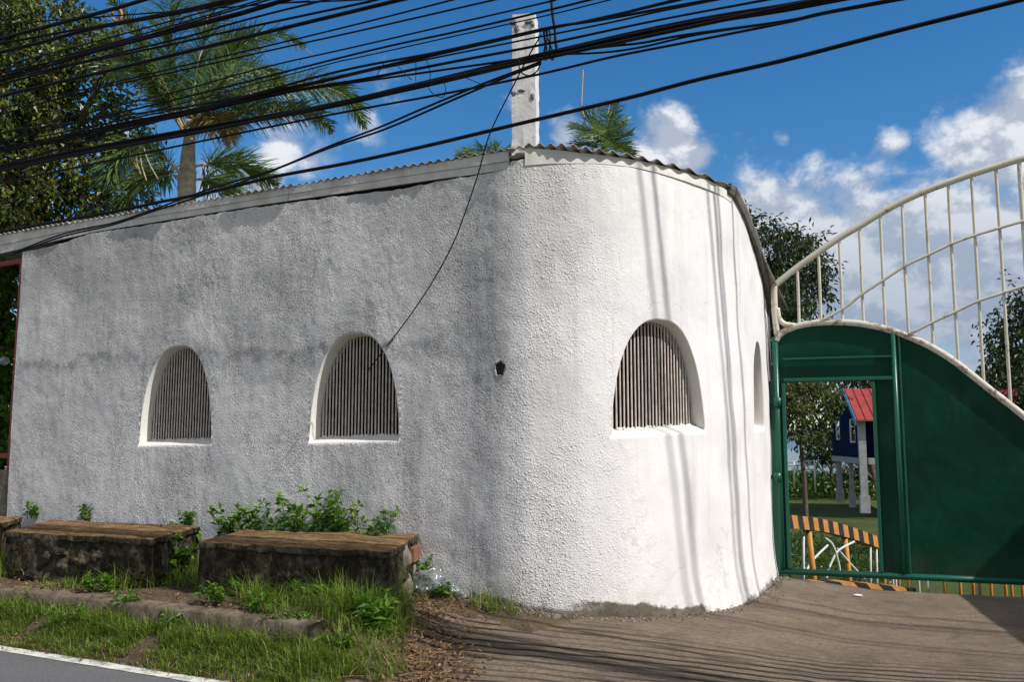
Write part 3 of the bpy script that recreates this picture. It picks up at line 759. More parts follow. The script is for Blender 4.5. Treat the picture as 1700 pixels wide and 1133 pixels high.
# window grilles
for wi, w in enumerate(WIN):
    s0, s1, zt = w; nb_ = 27 if wi < 3 else 14; sc_ = (s0 + s1) / 2; nn = wn(sc_); pm = wp(sc_)
    grl = MB()
    for k in range(nb_):
        s = s0 + (s1 - s0) * (k + 0.5) / nb_; z1 = arch(w, s) + 0.03; z0 = zsill(s) + 0.03
        P = wp(s) - nn * 0.125; j = random.uniform(-.0015, .0015)
        grl.tube([P + T * j + Z * z0, P + Z * (z0 + .4 * (z1 - z0)), P + Z * z1], 0.0078, 8, False)
    win = grl.build('window_grille', M['bars'], B, smooth=True)
    if wi == 7:
        rb = MB(); rb.tube([wp(s0 + .01) - nn * .142 + Z * (zsill(s0) + .09), wp(s1 - .01) - nn * .142 + Z * (zsill(s1) + .09)], 0.009, 6)
        zc = zsill(sc_) + (zt - zsill(sc_)) * .72; hw = (s1 - s0) * .36
        rb.tube([wp(sc_ - hw) - nn * .142 + Z * zc, wp(sc_ + hw) - nn * .142 + Z * zc], 0.007, 6)
        rb.build('cross_rod', M['bars'], win, smooth=True)
    cr = MB()
    for k in range(int((s1 - s0) / .022)):
        s = s0 + .02 + k * .022 + random.uniform(-.006, .006); blob(cr, wp(s) - nn * (.125 + random.uniform(-.012, .006)) + Z * (zsill(s) + .046 + random.uniform(0, .012)), (T, N, Z), (random.uniform(.008, .018), .014, random.uniform(.008, .022)), k, 4, .7)
    cr.build('cement_bedding', M['fasciawhite'], win, smooth=True)

# ------------------------------------------------------------------ left edge: red frame over a low wall
low = MB()
s_a, s_b = -3.2, -0.006; zt_ = at(8, 781, wall_d(8)).z
low.box((wp(s_a) + wp(s_b)) / 2 + Z * (zt_ / 2) - N * 0.09, T, N, Z, (s_b - s_a) / 2, 0.085, zt_ / 2)
tag(low.build('low_wall', M['lowwall']), 'low brown concrete wall under the red metal frame at the left edge', 'low wall')
fr = thing('metal_fence', wp(-.05) + Z * zt_, 'red painted metal frame standing on the low wall at the left end of the building', 'metal fence')
zr = at(8, 429, wall_d(8)).z
mb = MB(); mb.box(wp(-0.045) + Z * ((zt_ + zr) / 2) - N * .05, T, N, Z, .03, .03, (zr - zt_) / 2); mb.build('post', M['red_steel'], fr)
for z in (zr - .03, zt_ + .16):
    mb = MB(); mb.box(wp(-1.1) + Z * z - N * .05, T, N, Z, 1.02, .026, .026); mb.build('rail', M['red_steel'], fr)
mb = MB()
P = at(7, 600, wall_d(7) + .25); blob(mb, P, (T, Z, N), (.055, .055, .055), 3, 10, .02)
bl = mb.build('glass_float', M['bag'], smooth=True); tag(bl, 'clear round glass float hanging beside the red metal frame', 'glass float')
mb = MB(); mb.tube([P + Z * .05, P + Z * .35 + T * .01, Vector((P.x, P.y, zr - .03))], .003, 5); tag(mb.build('hanging_string', M['cable']), 'thin string holding the glass float under the red frame', 'string')

# ------------------------------------------------------------------ leaves
def leaf(mb, P, d, up, L, W, u, fold=0.25, curl=0.2):
    d = d.normalized(); side = d.cross(up)
    if side.length < 1e-3: side = d.cross(Vector((1, 0.2, 0)))
    side.normalize(); nrm = side.cross(d)
    m = P + d * L * .5; tip = P + d * L - nrm * L * curl
    i = len(mb.v)
    mb.v += [tuple(P), tuple(m + side * W * .5 + nrm * W * fold), tuple(tip), tuple(m - side * W * .5 + nrm * W * fold)]
    mb.face((i, i+1, i+2), [(u, 0)] * 3); mb.face((i, i+2, i+3), [(u, 0)] * 3)
def rdir(): 
    while True:
        v = Vector((random.uniform(-1, 1), random.uniform(-1, 1), random.uniform(-1, 1)))
        if 0.05 < v.length < 1: return v.normalized()
def ucol(): return min(1, max(0, random.gauss(0.42, 0.26)))
def crown(mb, blobs, n_twig, leaves, L, W, spread, droop=0.5, tb=None, shell=0.55):
    tot = sum(b[1] ** 2 for b in blobs)
    for c, r in blobs:
        for _ in range(int(n_twig * r * r / tot)):
            d = rdir(); k = (shell + (1 - shell) * random.random()) if random.random() < .8 else random.random()
            q = c + d * r * k * (1 + .35 * mn.noise(d * 2.3 + c))
            out = (d + rdir() * .6 + Vector((0, 0, -.2))).normalized(); ub = random.gauss(0, .1)
            if tb is not None: tb.tube([q - out * spread, q + out * spread * .6], [.012, .004], 4, False)
            for _ in range(leaves):
                p = q + out * random.uniform(-.8, 1) * spread + rdir() * spread * .45
                leaf(mb, p, out * .6 + rdir() * .8 + Vector((0, 0, -droop)), (Vector((0, 0, 1)) + rdir() * .7), L * random.uniform(.7, 1.25), W * random.uniform(.7, 1.2), min(1, max(0, ucol() + ub)))
def tree(name, label, base, trunk_pts, r0, blobs, n_twig, leaves, L, W, spread, mat, droop=.5, group=None, limbs=True):
    t = thing(name, base, label, 'tree', group); tb = MB(); cb = MB()
    pts = catmull([base] + trunk_pts, 6); tb.tube(pts, [r0 * (1 - .65 * i / (len(pts) - 1)) for i in range(len(pts))], 9, False)
    if limbs:
        for c, r in blobs:
            k = random.randint(len(pts) // 3, len(pts) - 2); q = pts[k]; mid = (q + c) / 2 + rdir() * r * .25
            lp = catmull([q, mid, c, c + (c - mid).normalized() * r * .6], 5); rr = r0 * .38
            tb.tube(lp, [rr * (1 - .85 * i / (len(lp) - 1)) for i in range(len(lp))], 6, False)
    crown(cb, blobs, n_twig, leaves, L, W, spread, droop, tb)
    tb.build('trunk', M['bark'], t, smooth=True); cb.build('crown', mat, t)
    return t
def gpt(px, d):      # ground point under image column px
    P = at(px, 740, d); P.z = gz(P) if AW(P)[1] > -4.3 else gz(P); P.z -= .05; return P

random.seed(21)
bl_ = []
for px, py, r, d in ((60, 60, 85, 15), (10, 140, 90, 14.5), (120, 150, 85, 15.5), (185, 95, 52, 15), (90, 250, 95, 15), (200, 215, 55, 15.5), (20, 320, 85, 14.5), (135, 325, 62, 15),
                     (222, 245, 38, 15), (130, 50, 60, 15.6), (-70, 200, 110, 15), (-60, 60, 90, 15), (70, 370, 60, 15), (205, 330, 55, 16.2), (-50, 330, 90, 15.5), (15, 15, 70, 15), (80, 160, 70, 15.4)):
    bl_.append((at(px, py, d), r / F * d))
tree('broadleaf_tree', 'big dark green broadleaf tree with glossy small leaves behind the left end of the roof', gpt(-10, 15.5), [at(0, 500, 15.5), at(40, 250, 15.3), at(75, 100, 15.2)], .22, bl_, 1250, 15, .12, .066, .21, M['broad'])
bl_ = [(at(px, py, d), r / F * d) for px, py, r, d in ((1290, 420, 55, 30), (1330, 480, 52, 31), (1270, 510, 60, 29), (1340, 405, 30, 30), (1360, 440, 20, 30), (1300, 560, 60, 29), (1240, 370, 22, 30), (1240, 460, 50, 30))]
tree('leafy_tree', 'dark green leafy tree rising between the rounded corner and the gate railing', gpt(1285, 31), [at(1285, 600, 30.5), at(1295, 480, 30)], .25, bl_, 520, 14, .22, .085, .42, M['tree2'])
bl_ = [(at(px, py, d), r / F * d) for px, py, r, d in ((1700, 560, 60, 26), (1740, 500, 60, 26), (1670, 620, 48, 25.5), (1720, 650, 55, 25), (1648, 640, 28, 25), (1790, 590, 90, 26))]
tree('leafy_tree', 'dense round tree behind the right half of the gate', gpt(1720, 26), [at(1720, 800, 26), at(1720, 620, 26)], .25, bl_, 560, 14, .18, .085, .33, M['tree2'])
sh = thing('flowering_shrub', gpt(1700, 22), 'dark shrub with pink blossoms behind the gate under the round tree', 'shrub')
cb = MB(); fb = MB(); tb = MB(); bl_ = [(at(px, py, d), r / F * d) for px, py, r, d in ((1660, 690, 45, 22), (1710, 690, 55, 22), (1625, 660, 25, 22.5))]
crown(cb, bl_, 240, 12, .13, .07, .22, .4, tb); crown(fb, bl_, 60, 7, .09, .08, .10, 0, None, .9)
g0 = gpt(1700, 22); tb.tube(catmull([g0, at(1690, 820, 22), at(1690, 700, 22)], 5), .05, 7, False)
tb.build('stem', M['bark'], sh); cb.build('foliage', M['tree2'], sh); fb.build('blossom', M['pink'], sh)
bl_ = [(at(px, py, d), r / F * d) for px, py, r, d in ((1318, 668, 30, 27), (1350, 665, 34, 27.5), (1385, 668, 14, 27), (1320, 715, 28, 27), (1350, 712, 24, 27.2), (1372, 690, 16, 27), (1300, 650, 45, 27), (1340, 625, 40, 28), (1395, 655, 14, 27))]
tree('slender_tree', 'light green slender tree seen through the left side of the gate doorway', gpt(1334, 27.5), [at(1335, 800, 27.5), at(1330, 730, 27.3), at(1338, 670, 27.3)], .09, bl_, 230, 12, .15, .075, .26, M['treelit'])
bl_ = [(at(px, py, d), r / F * d) for px, py, r, d in ((1370, 740, 26, 70), (1350, 760, 16, 70), (1400, 745, 26, 72), (1430, 780, 24, 70), (1445, 800, 20, 68), (1310, 640, 20, 70), (1415, 800, 18, 70))]
tree('shore_tree', 'dark tree by the water behind the stilts of the blue house', gpt(1382, 70), [at(1380, 790, 70), at(1385, 740, 70)], .2, bl_, 260, 12, .34, .17, .6, M['tree2'])

bl_ = [(at(px, py, d), r / F * d) for px, py, r, d in ((1320, 640, 40, 62), (1380, 625, 45, 62), (1440, 620, 45, 64), (1300, 690, 26, 62), (1480, 650, 50, 64), (1455, 720, 40, 66), (1400, 700, 30, 66))]
tree('spreading_tree', 'broad shady tree behind the blue house', gpt(1450, 64), [at(1450, 790, 64), at(1430, 700, 64)], .3, bl_, 420, 13, .36, .18, .7, M['tree2'])
random.seed(55)
ug = MB()
for _ in range(650):
    px, d = random.uniform(1300, 1475), random.uniform(18.5, 25); P = gpt(px, d) + Z * random.uniform(.05, .55)
    for q in range(4): leaf(ug, P + rdir() * .08, rdir() + Z * .3, Z + rdir() * .5, random.uniform(.07, .14), random.uniform(.03, .06), ucol())
for _ in range(2100):
    px, d = random.uniform(1190, 1480), random.uniform(62, 100); P = gpt(px, d) + Z * random.uniform(.05, .9)
    for q in range(4): leaf(ug, P + rdir() * .3, rdir() + Z * .3, Z + rdir() * .5, random.uniform(.3, .5), random.uniform(.14, .25), ucol())
tag(ug.build('undergrowth', M['under']), kind='stuff')
# foliage seen past the red frame
random.seed(5)
sh = thing('garden_shrub', gpt(0, 11.3), 'shadowy shrub growing behind the red metal frame', 'shrub')
cb = MB(); tb = MB(); bl_ = [(at(px, py, d), r / F * d) for px, py, r, d in ((-20, 700, 60, 11.2), (-10, 610, 50, 11.4), (0, 520, 40, 11.5), (-50, 560, 60, 11.5), (-60, 700, 60, 11.3), (-20, 770, 50, 11), (-10, 450, 45, 11.6), (10, 560, 30, 11.7), (8, 650, 30, 11.6), (10, 740, 30, 11.6), (-60, 480, 50, 11.8), (0, 480, 40, 12.2), (0, 600, 50, 12.4), (0, 720, 50, 12.3))]
crown(cb, bl_, 620, 12, .11, .06, .14, .4, tb); tb.tube([gpt(-20, 11.3), at(-15, 750, 11.3), at(-10, 540, 11.4)], .03, 6, False)
tb.build('stem', M['bark'], sh); cb.build('foliage', M['weed'], sh)

# palms
def frond(pal, pts, L, n=46, mat='palm', hang=0.9, r=.022, W=.032, planes=2, ll=1.0):
    c = catmull(pts, 10); cum_ = [0]
    for a, b in zip(c, c[1:]): cum_.append(cum_[-1] + (b - a).length)
    tot = cum_[-1]; sb = MB(); sb.tube(c, [r * (1 - .8 * k / (len(c) - 1)) for k in range(len(c))], 6, False)
    lb = MB()
    for k in range(n):
        f = .16 + .84 * k / (n - 1); s = f * tot
        i = max(0, min(len(c) - 2, next((q for q in range(len(cum_) - 1) if cum_[q + 1] >= s), len(c) - 2)))
        t_ = (s - cum_[i]) / max(1e-6, cum_[i + 1] - cum_[i]); P = c[i].lerp(c[i + 1], t_); d = (c[i + 1] - c[i]).normalized()
        side0 = d.cross(Z); side0 = side0.normalized() if side0.length > .15 else d.cross(Vector((0, 1, .2))).normalized()
        up0 = side0.cross(d)
        prof = (math.sin(math.pi * min(1, .12 + f * .93)) ** .55) * (1 if f < .9 else .8)
        for sgn in (-1, 1):
            for pl in range(planes):
                el = random.uniform(-1.15, 1.25) if planes > 2 else (random.uniform(-.5, .75) if planes > 1 else random.uniform(-.1, .25))
                dr = (side0 * sgn * math.cos(el) + up0 * math.sin(el) + d * random.uniform(.45, .9)).normalized()
                ln = L * prof * random.uniform(.75, 1.1); q = P.copy(); dd = dr.copy(); u = ucol()
                nrm = d; st = []
                for g in range(4):
                    fr_ = g / 3; wd = W * (0.55 + .9 * fr_ - 1.45 * fr_ ** 2.2)
                    sd = dd.cross(nrm); sd = sd.normalized() if sd.length > 1e-3 else side0
                    st.append((q - sd * wd * .5, q + sd * wd * .5)); q = q + dd * ln / 3
                    dd = (dd + Vector((0, 0, -1)) * hang * .42 * ll).normalized()
                for (a0, b0), (a1, b1) in zip(st, st[1:]): lb.quad(a0, b0, b1, a1, [(u, 0)] * 4)
    fo = sb.build('frond', M['rachis'], pal, smooth=True)
    lb.build('leaves', M[mat], fo)
    return fo
random.seed(33)
def A3(l): return [at(*p) for p in l]
pal = thing('palm_tree', gpt(312, 14), 'tall palm with a pale trunk and arching feathery fronds behind the long wall', 'palm tree')
mb = MB(); g0 = gpt(318, 14); c = catmull([g0, at(314, 560, 14), at(310, 330, 14), at(311, 285, 14)], 14)
mb.tube(c, [.140 + .004 * ((i % 3) == 0) for i in range(len(c))], 14, False)
mb.build('trunk', M['palmtrunk'], pal, smooth=True)
mb = MB(); c = catmull([at(311, 292, 14), at(312, 265, 14), at(314, 238, 14), at(318, 200, 14)], 8); mb.tube(c, [.137 - .062 * (i / (len(c) - 1)) for i in range(len(c))], 12); mb.build('crownshaft', M['palmtrunk'], pal, smooth=True)
FR = [([(318, 225, 14), (352, 180, 13.8), (420, 148, 13.4), (510, 140, 13), (580, 165, 12.8), (615, 235, 12.7)], .62, 64, 'palm', 1.0, .024),
      ([(315, 215, 14), (326, 130, 14.1), (341, 50, 14.2), (360, -40, 14.3), (400, -120, 14.2)], .55, 60, 'palm', .55, .034),
      ([(318, 215, 14.1), (345, 140, 14.6), (375, 80, 15), (410, 62, 15.3), (445, 95, 15.5)], .62, 50, 'palm', .7, .022),
      ([(308, 225, 14), (280, 180, 13.6), (240, 125, 13.3), (195, 80, 13), (150, 70, 12.9)], .66, 56, 'palm', 1.0, .026),
      ([(302, 290, 13.9), (272, 262, 13.6), (238, 243, 13.4), (200, 262, 13.2), (170, 320, 13.1)], .62, 40, 'palm', 1.1, .024),
      ([(322, 276, 14.1), (362, 272, 14.5), (415, 284, 14.9), (470, 312, 15.2)], .62, 44, 'palm', .7, .026),
      ([(318, 215, 13.9), (340, 200, 13.5), (366, 205, 13.2), (384, 235, 13.1)], .58, 34, 'palmdry', 1.3, .016),
      ([(308, 215, 14.1), (292, 140, 14.5), (280, 60, 14.7), (290, -30, 14.8), (320, -100, 14.8)], .62, 56, 'palm', .7, .024),
      ([(300, 295, 14.1), (262, 286, 14.5), (222, 310, 14.8), (195, 370, 15)], .6, 40, 'palm', 1.0, .022),
      ([(322, 297, 14.1), (365, 306, 14.6), (410, 345, 15)], .55, 34, 'palm', .9, .02),
      ([(310, 215, 13.9), (262, 120, 13.0), (215, 40, 12.6), (170, -20, 12.4)], .5, 46, 'palm', 1.1, .022),
      ([(316, 215, 14), (345, 160, 13.4), (390, 120, 13), (440, 118, 12.8), (480, 160, 12.7)], .5, 44, 'palm', .9, .02)]
FR += [([(318, 220, 14), (368, 195, 13.6), (440, 178, 13.2), (520, 190, 13), (560, 235, 12.9)], .55, 50, 'palm', .9, .02),
       ([(316, 215, 14), (352, 130, 14.4), (410, 70, 14.8), (470, 60, 15), (520, 90, 15)], .55, 48, 'palm', .7, .02),
       ([(308, 218, 14), (270, 150, 14.3), (225, 110, 14.6), (180, 120, 14.7), (150, 160, 14.7)], .6, 44, 'palm', 1.0, .02)]
for pts, L, n, mt, hg, rr in FR: frond(pal, A3(pts), L * 1.0, int(n * 1.3), mt, hg * .55, rr, .030, 4)
mb = MB()
for x0, y0, x1, y1 in ((232, 243, 243, 300), (226, 250, 234, 290), (237, 240, 262, 297), (222, 255, 228, 280)):
    mb.tube(catmull([at(x0, y0, 13.35), at((x0 + x1) / 2 - 3, (y0 + y1) / 2, 13.3), at(x1, y1, 13.3)], 5), .010, 5)
mb.build('dead_strand', M['rachis'], pal, smooth=True)
def small_palm(px, py, d, tips, L, label, n=26, planes=2):
    t = thing('palm_tree', gpt(px, d), label, 'palm tree'); c0 = at(px, py, d); mb = MB(); g = gpt(px, d)
    mb.tube(catmull([g, (g + c0) / 2, c0], 6), .12, 10, False); mb.build('trunk', M['palmtrunk'], t, smooth=True)
    for tx, ty, dd in tips:
        e = at(tx, ty, d + dd); mid = c0.lerp(e, .5) + Z * (.12 * (e - c0).length)
        frond(t, [c0, mid, e], L * 1.15, int(n * .85), 'palm', .12, .014, .026, planes, .8)
    return t
sp = small_palm(1003, 250, 17, [(948, 205, -.6), (965, 178, .2), (990, 172, -.4), (1015, 185, .4), (1040, 192, -.5), (1052, 222, 0), (1050, 258, -.5), (950, 245, .3), (1015, 165, .8), (1035, 250, -1.0), (975, 220, -1.2), (1010, 215, -1.4)], .42, 'bushy palm crown showing above the roof right of the white pillar')
mb = MB(); mb.tube([at(985, 250, 17), at(965, 178, 17), at(968, 116, 17)], [.02, .018, .012], 6); mb.build('spear_leaf', M['rachis'], sp)
small_palm(812, 285, 17, [(752, 256, 0), (775, 245, -.4), (800, 240, .3), (826, 238, 0), (842, 245, -.5), (765, 262, .5)], .40, 'low palm top just above the roof left of the white pillar', 22)

# ------------------------------------------------------------------ gate
GL, GR = at(1290, 740, 10.0), at(1700, 740, 9.15)
GT = (GR - GL); GT.z = 0; GT.normalize(); GN = Vector((GT.y, -GT.x, 0))
def G(px, py, off=0.0): return atplane(px, py, GL + GN * off, GN)
gate = thing('metal_gate', Vector((GL.x, GL.y, 0.02)), 'tall green sheet metal gate with an open doorway and a cream curved railing on top', 'gate')
arc = [(1288, 566), (1295, 556), (1310, 547), (1335, 539), (1370, 535.5), (1410, 536), (1440, 539.5), (1480, 549), (1520, 564), (1545, 576), (1578, 596), (1608, 619), (1642, 646), (1682, 677), (1722, 709), (1762, 736), (1800, 757)]
top = [(1286, 474), (1321, 446), (1357, 420), (1394, 395), (1428, 375), (1462, 354), (1499, 334), (1537, 317), (1575, 302.5), (1614, 289), (1655, 276), (1697, 263.5), (1750, 252), (1800, 244)]
arc3 = catmull([G(*p) for p in arc], 5); top3 = catmull([G(*p) for p in top], 5)
mb = MB(); mb.tube(arc3, .036, 10); mb.build('arched_rail', M['arc_steel'], gate, smooth=True)
mb = MB(); mb.tube(catmull([G(1290.5, 556), G(1286.5, 520), G(1285, 485), G(1286, 474)], 4) + top3[1:], .036, 10); mb.build('top_rail', M['white_steel'], gate, smooth=True)
mb = MB(); mb.tube(catmull([G(1290, 512), G(1293, 528), G(1302, 538), G(1320, 541)], 5), .03, 8); mb.build('corner_brace', M['white_steel'], gate, smooth=True)
def zon(tab3, P):   # height of a rail at a point along the gate
    x = P.dot(GT); return lerp_tab([(q.dot(GT), q.z) for q in tab3], x)
for px, py in ((1325, 490), (1361, 480), (1396, 470), (1430, 455), (1465, 440), (1502, 430), (1541, 420), (1580, 410), (1619, 400), (1660, 390), (1699, 380), (1740, 370)):
    P = G(px, py); P0 = Vector((P.x, P.y, zon(arc3, P))); P1 = Vector((P.x, P.y, zon(top3, P)))
    mb = MB(); mb.tube([P0, (P0 + P1) / 2 + GT * random.uniform(-.004, .004), P1], .0165 if px < 1690 else .022, 8, False); mb.build('bar', M['white_steel'], gate, smooth=True)
for tab in ([(1362, 534), (1402, 511), (1432, 488), (1467, 465), (1504, 441), (1542, 423), (1580, 405), (1618, 391), (1655, 380), (1700, 367), (1760, 352)],
            [(1511, 555), (1545, 537), (1584, 519), (1622, 501), (1661, 488), (1700, 475), (1760, 456)]):
    mb = MB(); mb.tube(catmull([G(x, y, .03) for x, y in tab], 5), .0155, 8); mb.build('curved_rail', M['white_steel'], gate, smooth=True)
# green sheet: columns between arc and bottom rail, doorway left open
def gx(px, py): return (G(px, py)).dot(GT)
xd0, xd1 = gx(1308, 800), gx(1456, 800); zdoor = G(1380, 634).z
zb_l, zb_r = G(1300, 949).z, G(1700, 967).z
def zbot(x): return zb_l + (zb_r - zb_l) * (x - gx(1300, 949)) / (gx(1700, 967) - gx(1300, 949))
x0g, x1g = gx(1291, 800), gx(1790, 800)
at_ = [(q.dot(GT), q.z) for q in arc3]
def gp(x, z, off): return GL + GT * (x - GL.dot(GT)) + GN * off + Vector((0, 0, z - GL.z))
mb = MB()
xs = [x0g + (xd0 - x0g) * k / 3 for k in range(3)] + [xd0 + (xd1 - xd0) * k / 20 for k in range(20)] + [xd1 + (x1g - xd1) * k / 40 for k in range(41)]
for xa, xb in zip(xs, xs[1:]):
    za, zb_ = lerp_tab(at_, xa), lerp_tab(at_, xb); door = xd0 - 1e-6 <= xa and xb <= xd1 + 1e-6
    la, lb_ = (zdoor, zdoor) if door else (zbot(xa), zbot(xb))
    nz = 8
    for k in range(nz):
        def pt(x, lo, hi, q):
            z = lo + (hi - lo) * q / nz; return gp(x, z, -.01)
        mb.quad(pt(xa, la, za, k), pt(xb, lb_, zb_, k), pt(xb, lb_, zb_, k + 1), pt(xa, la, za, k + 1))
pn = mb.build('panel', M['green']); bm = bmesh.new(); bm.from_mesh(pn.data); bmesh.ops.remove_doubles(bm, verts=bm.verts, dist=.0005); bm.to_mesh(pn.data); bm.free()
pn.parent = gate; pn.matrix_parent_inverse = gate.matrix_world.inverted()
md = pn.modifiers.new('thickness', 'SOLIDIFY'); md.thickness = .004; md.offset = 0
def gtube(name, x0, z0, x1, z1, r, off=.0, sq=True, mat='green_frame'):
    mb = MB(); p0, p1 = gp(x0, z0, off), gp(x1, z1, off); d = (p1 - p0).normalized()
    if sq: mb.box((p0 + p1) / 2, d, d.cross(GN).normalized(), GN, (p1 - p0).length / 2, r, r)
    else: mb.tube([p0, p1], r, 10)
    o = mb.build(name, M[mat], gate, smooth=not sq)
    if sq:
        b = o.modifiers.new('bevel', 'BEVEL'); b.width = r * .35; b.segments = 2
    return o
gtube('hinge_stile', gx(1291, 700), zbot(x0g), gx(1291, 700), G(1290, 560).z, .034, 0, False)
gtube('bottom_rail', x0g, zbot(x0g), x1g, zbot(x1g), .034, .0, False)
gtube('middle_rail', gx(1299, 597), G(1299, 597).z, gx(1483, 592), G(1483, 592).z, .011, .022)
gtube('door_head', gx(1301, 632), G(1301, 632).z, gx(1484, 628), G(1484, 628).z, .020, .012)
gtube('door_jamb', gx(1306, 800), zbot(x0g) + .034, gx(1306, 800), zdoor - .006, .018, .010)
gtube('door_jamb', gx(1457, 800), zbot(xd1) + .034, gx(1457, 800), zdoor - .006, .018, .010)
xm = gx(1492, 760)
gtube('stile', xm, zbot(xm) + .034, xm, lerp_tab(at_, xm) - .03, .027, .012, False)
gtube('stile', gx(1502, 760), zbot(xm) + .034, gx(1502, 760), lerp_tab(at_, gx(1502, 760)) - .03, .010, .012)
gtube('stile', gx(1786, 800), zbot(x1g) + .034, gx(1786, 800), lerp_tab(at_, gx(1786, 800)), .03, .01, False)
gtube('stile', gx(1297.5, 800), zbot(x0g) + .034, gx(1297.5, 800), lerp_tab(at_, gx(1297, 800)) - .03, .010, .012)
for py in (668, 793):
    P = G(1291, py); mb = MB(); mb.tube([P - Z * .05 + GN * .01, P + Z * .05 + GN * .01], .046, 10); mb.box(P - GT * .07 - GN * .02, GT, GN, Z, .07, .012, .02); mb.build('hinge', M['green_frame'], gate, smooth=True)
# the post the gate hangs from
mb = MB(); P = G(1281, 700); mb.box(Vector((P.x, P.y, 1.1)) - GN * .12, GT, GN, Z, .04, .04, 1.12); tag(mb.build('gate_post', M['green_frame']), 'dark green steel post between the white wall and the gate hinges', 'gate post')

# ------------------------------------------------------------------ behind the gate
def railing(name, label, P0, P1, n, beam_z, sag, mk):
    t = thing(name, Vector((P0.x, P0.y, gz(P0))), label, 'railing', None)
    return t
rl = thing('striped_railing', at(1320, 870, 12) - Z * 1.4, 'railing with a yellow and black striped top beam seen through the gate doorway', 'railing')
pts = catmull([at(1290, 866, 11.4), at(1322, 868, 12), at(1365, 874, 12.9), at(1410, 886, 13.8), at(1465, 906, 14.9), at(1520, 930, 16)], 10)
def striped(mb, pts, hw, hh):
    s = 0; prev = None
    for i, p in enumerate(pts):
        d = (pts[min(i + 1, len(pts) - 1)] - pts[max(i - 1, 0)]).normalized(); sd = d.cross(Z).normalized(); u = sd.cross(d)
        if i: s += (p - pts[i - 1]).length
        c = [mb.vert(p - sd * hw - u * hh), mb.vert(p + sd * hw - u * hh), mb.vert(p + sd * hw + u * hh), mb.vert(p - sd * hw + u * hh)]
        if prev:
            for k in range(4):
                q0, q1 = prev[1][k], prev[1][(k+1) % 4]; o0, o1 = (.09 if k >= 2 else 0), (.09 if (k+1) % 4 >= 2 else 0); mb.face((q0, q1, c[(k+1) % 4], c[k]), [(prev[0] + o0, 0), (prev[0] + o1, 0), (s + o1, 0), (s + o0, 0)])
        else: mb.face(c)
        prev = (s, c)
    mb.face(prev[1][::-1])
mb = MB(); striped(mb, pts, .07, .085); mb.build('striped_beam', M['stripes'], rl)
def dn(p, h): return p - Z * h
for px, py, d, px2, py2 in ((1342, 880, 12.35, 1351, 962), (1402, 890, 13.6, 1410, 962)):
    mb = MB(); mb.tube([at(px, py, d), at(px2, py2, d), at(px2 + 4, py2 + 60, d)], .040, 10); mb.build('yellow_post', M['yellow_steel'], rl, smooth=True)
for x0, y0, x1, y1, d in ((1334, 888, 1334, 1010, 12.3), (1445, 905, 1446, 1010, 14.4), (1455, 908, 1457, 1010, 14.6)):
    mb = MB(); mb.tube([at(x0, y0, d), at(x1, y1, d)], .017, 8); mb.build('upright_pipe', M['pipe'], rl, smooth=True)
for pl in ([(1364, 890, 13), (1382, 905, 13), (1392, 935, 13), (1396, 960, 13)], [(1418, 900, 13.4), (1392, 915, 13.2), (1378, 940, 13.1), (1372, 962, 13)], [(1390, 912, 13.2), (1410, 935, 13.6), (1435, 962, 14)], [(1374, 906, 13), (1350, 930, 12.7), (1338, 950, 12.5)]):
    mb = MB(); mb.tube(catmull([at(*p) for p in pl], 5), .016, 8); mb.build('cross_brace', M['pipe'], rl, smooth=True)
rl = thing('striped_railing', at(1345, 975, 10.9) - Z * .6, 'low striped railing with yellow and white posts showing under the bottom of the gate', 'railing')
pts = catmull([at(1345, 969, 10.8), at(1400, 970, 11.0), at(1450, 974, 11.25), at(1510, 980, 11.5)], 8)
mb = MB(); striped(mb, pts, .10, .03); mb.build('striped_beam', M['stripes'], rl)
for px, c_ in ((1469, 'y'), (1483, 'w'), (1488, 'w'), (1493, 'y'), (1509, 'y'), (1526, 'w'), (1540, 'w'), (1553, 'w'), (1568, 'y'), (1592, 'w'), (1594, 'y'), (1615, 'y'), (1621, 'w'), (1626, 'y'), (1645, 'y'), (1655, 'w'), (1669, 'y'), (1679, 'y'), (1697, 'y')):
    r = .019 if c_ == 'y' else .011; d = 11.6 - (px - 1469) * .0035 + random.uniform(-.15, .15); P = at(px, 970, d)
    mb = MB(); mb.tube([P - Z * .7, P + Z * .5], r, 8); mb.build('yellow_post' if c_ == 'y' else 'white_post', M['yellow_steel' if c_ == 'y' else 'pipe'], rl, smooth=True)
# white pipe frame by the water
pf = thing('pipe_frame', at(1355, 817, 48), 'white pipe frame standing on the grass by the water', 'pipe frame')
for x0, y0, x1, y1 in ((1352, 764, 1354, 818), (1318, 768, 1319, 812), (1302, 770, 1303, 810)):
    mb = MB(); mb.tube([at(x0, y0, 48), at(x1, y1, 48)], .045, 7); mb.build('leg', M['pipe'], pf, smooth=True)
for y in (767, 773, 781):
    mb = MB(); mb.tube([at(1300, y + 1, 48), at(1354, y - 1, 48)], .04, 7); mb.build('crossbar', M['pipe'], pf, smooth=True)

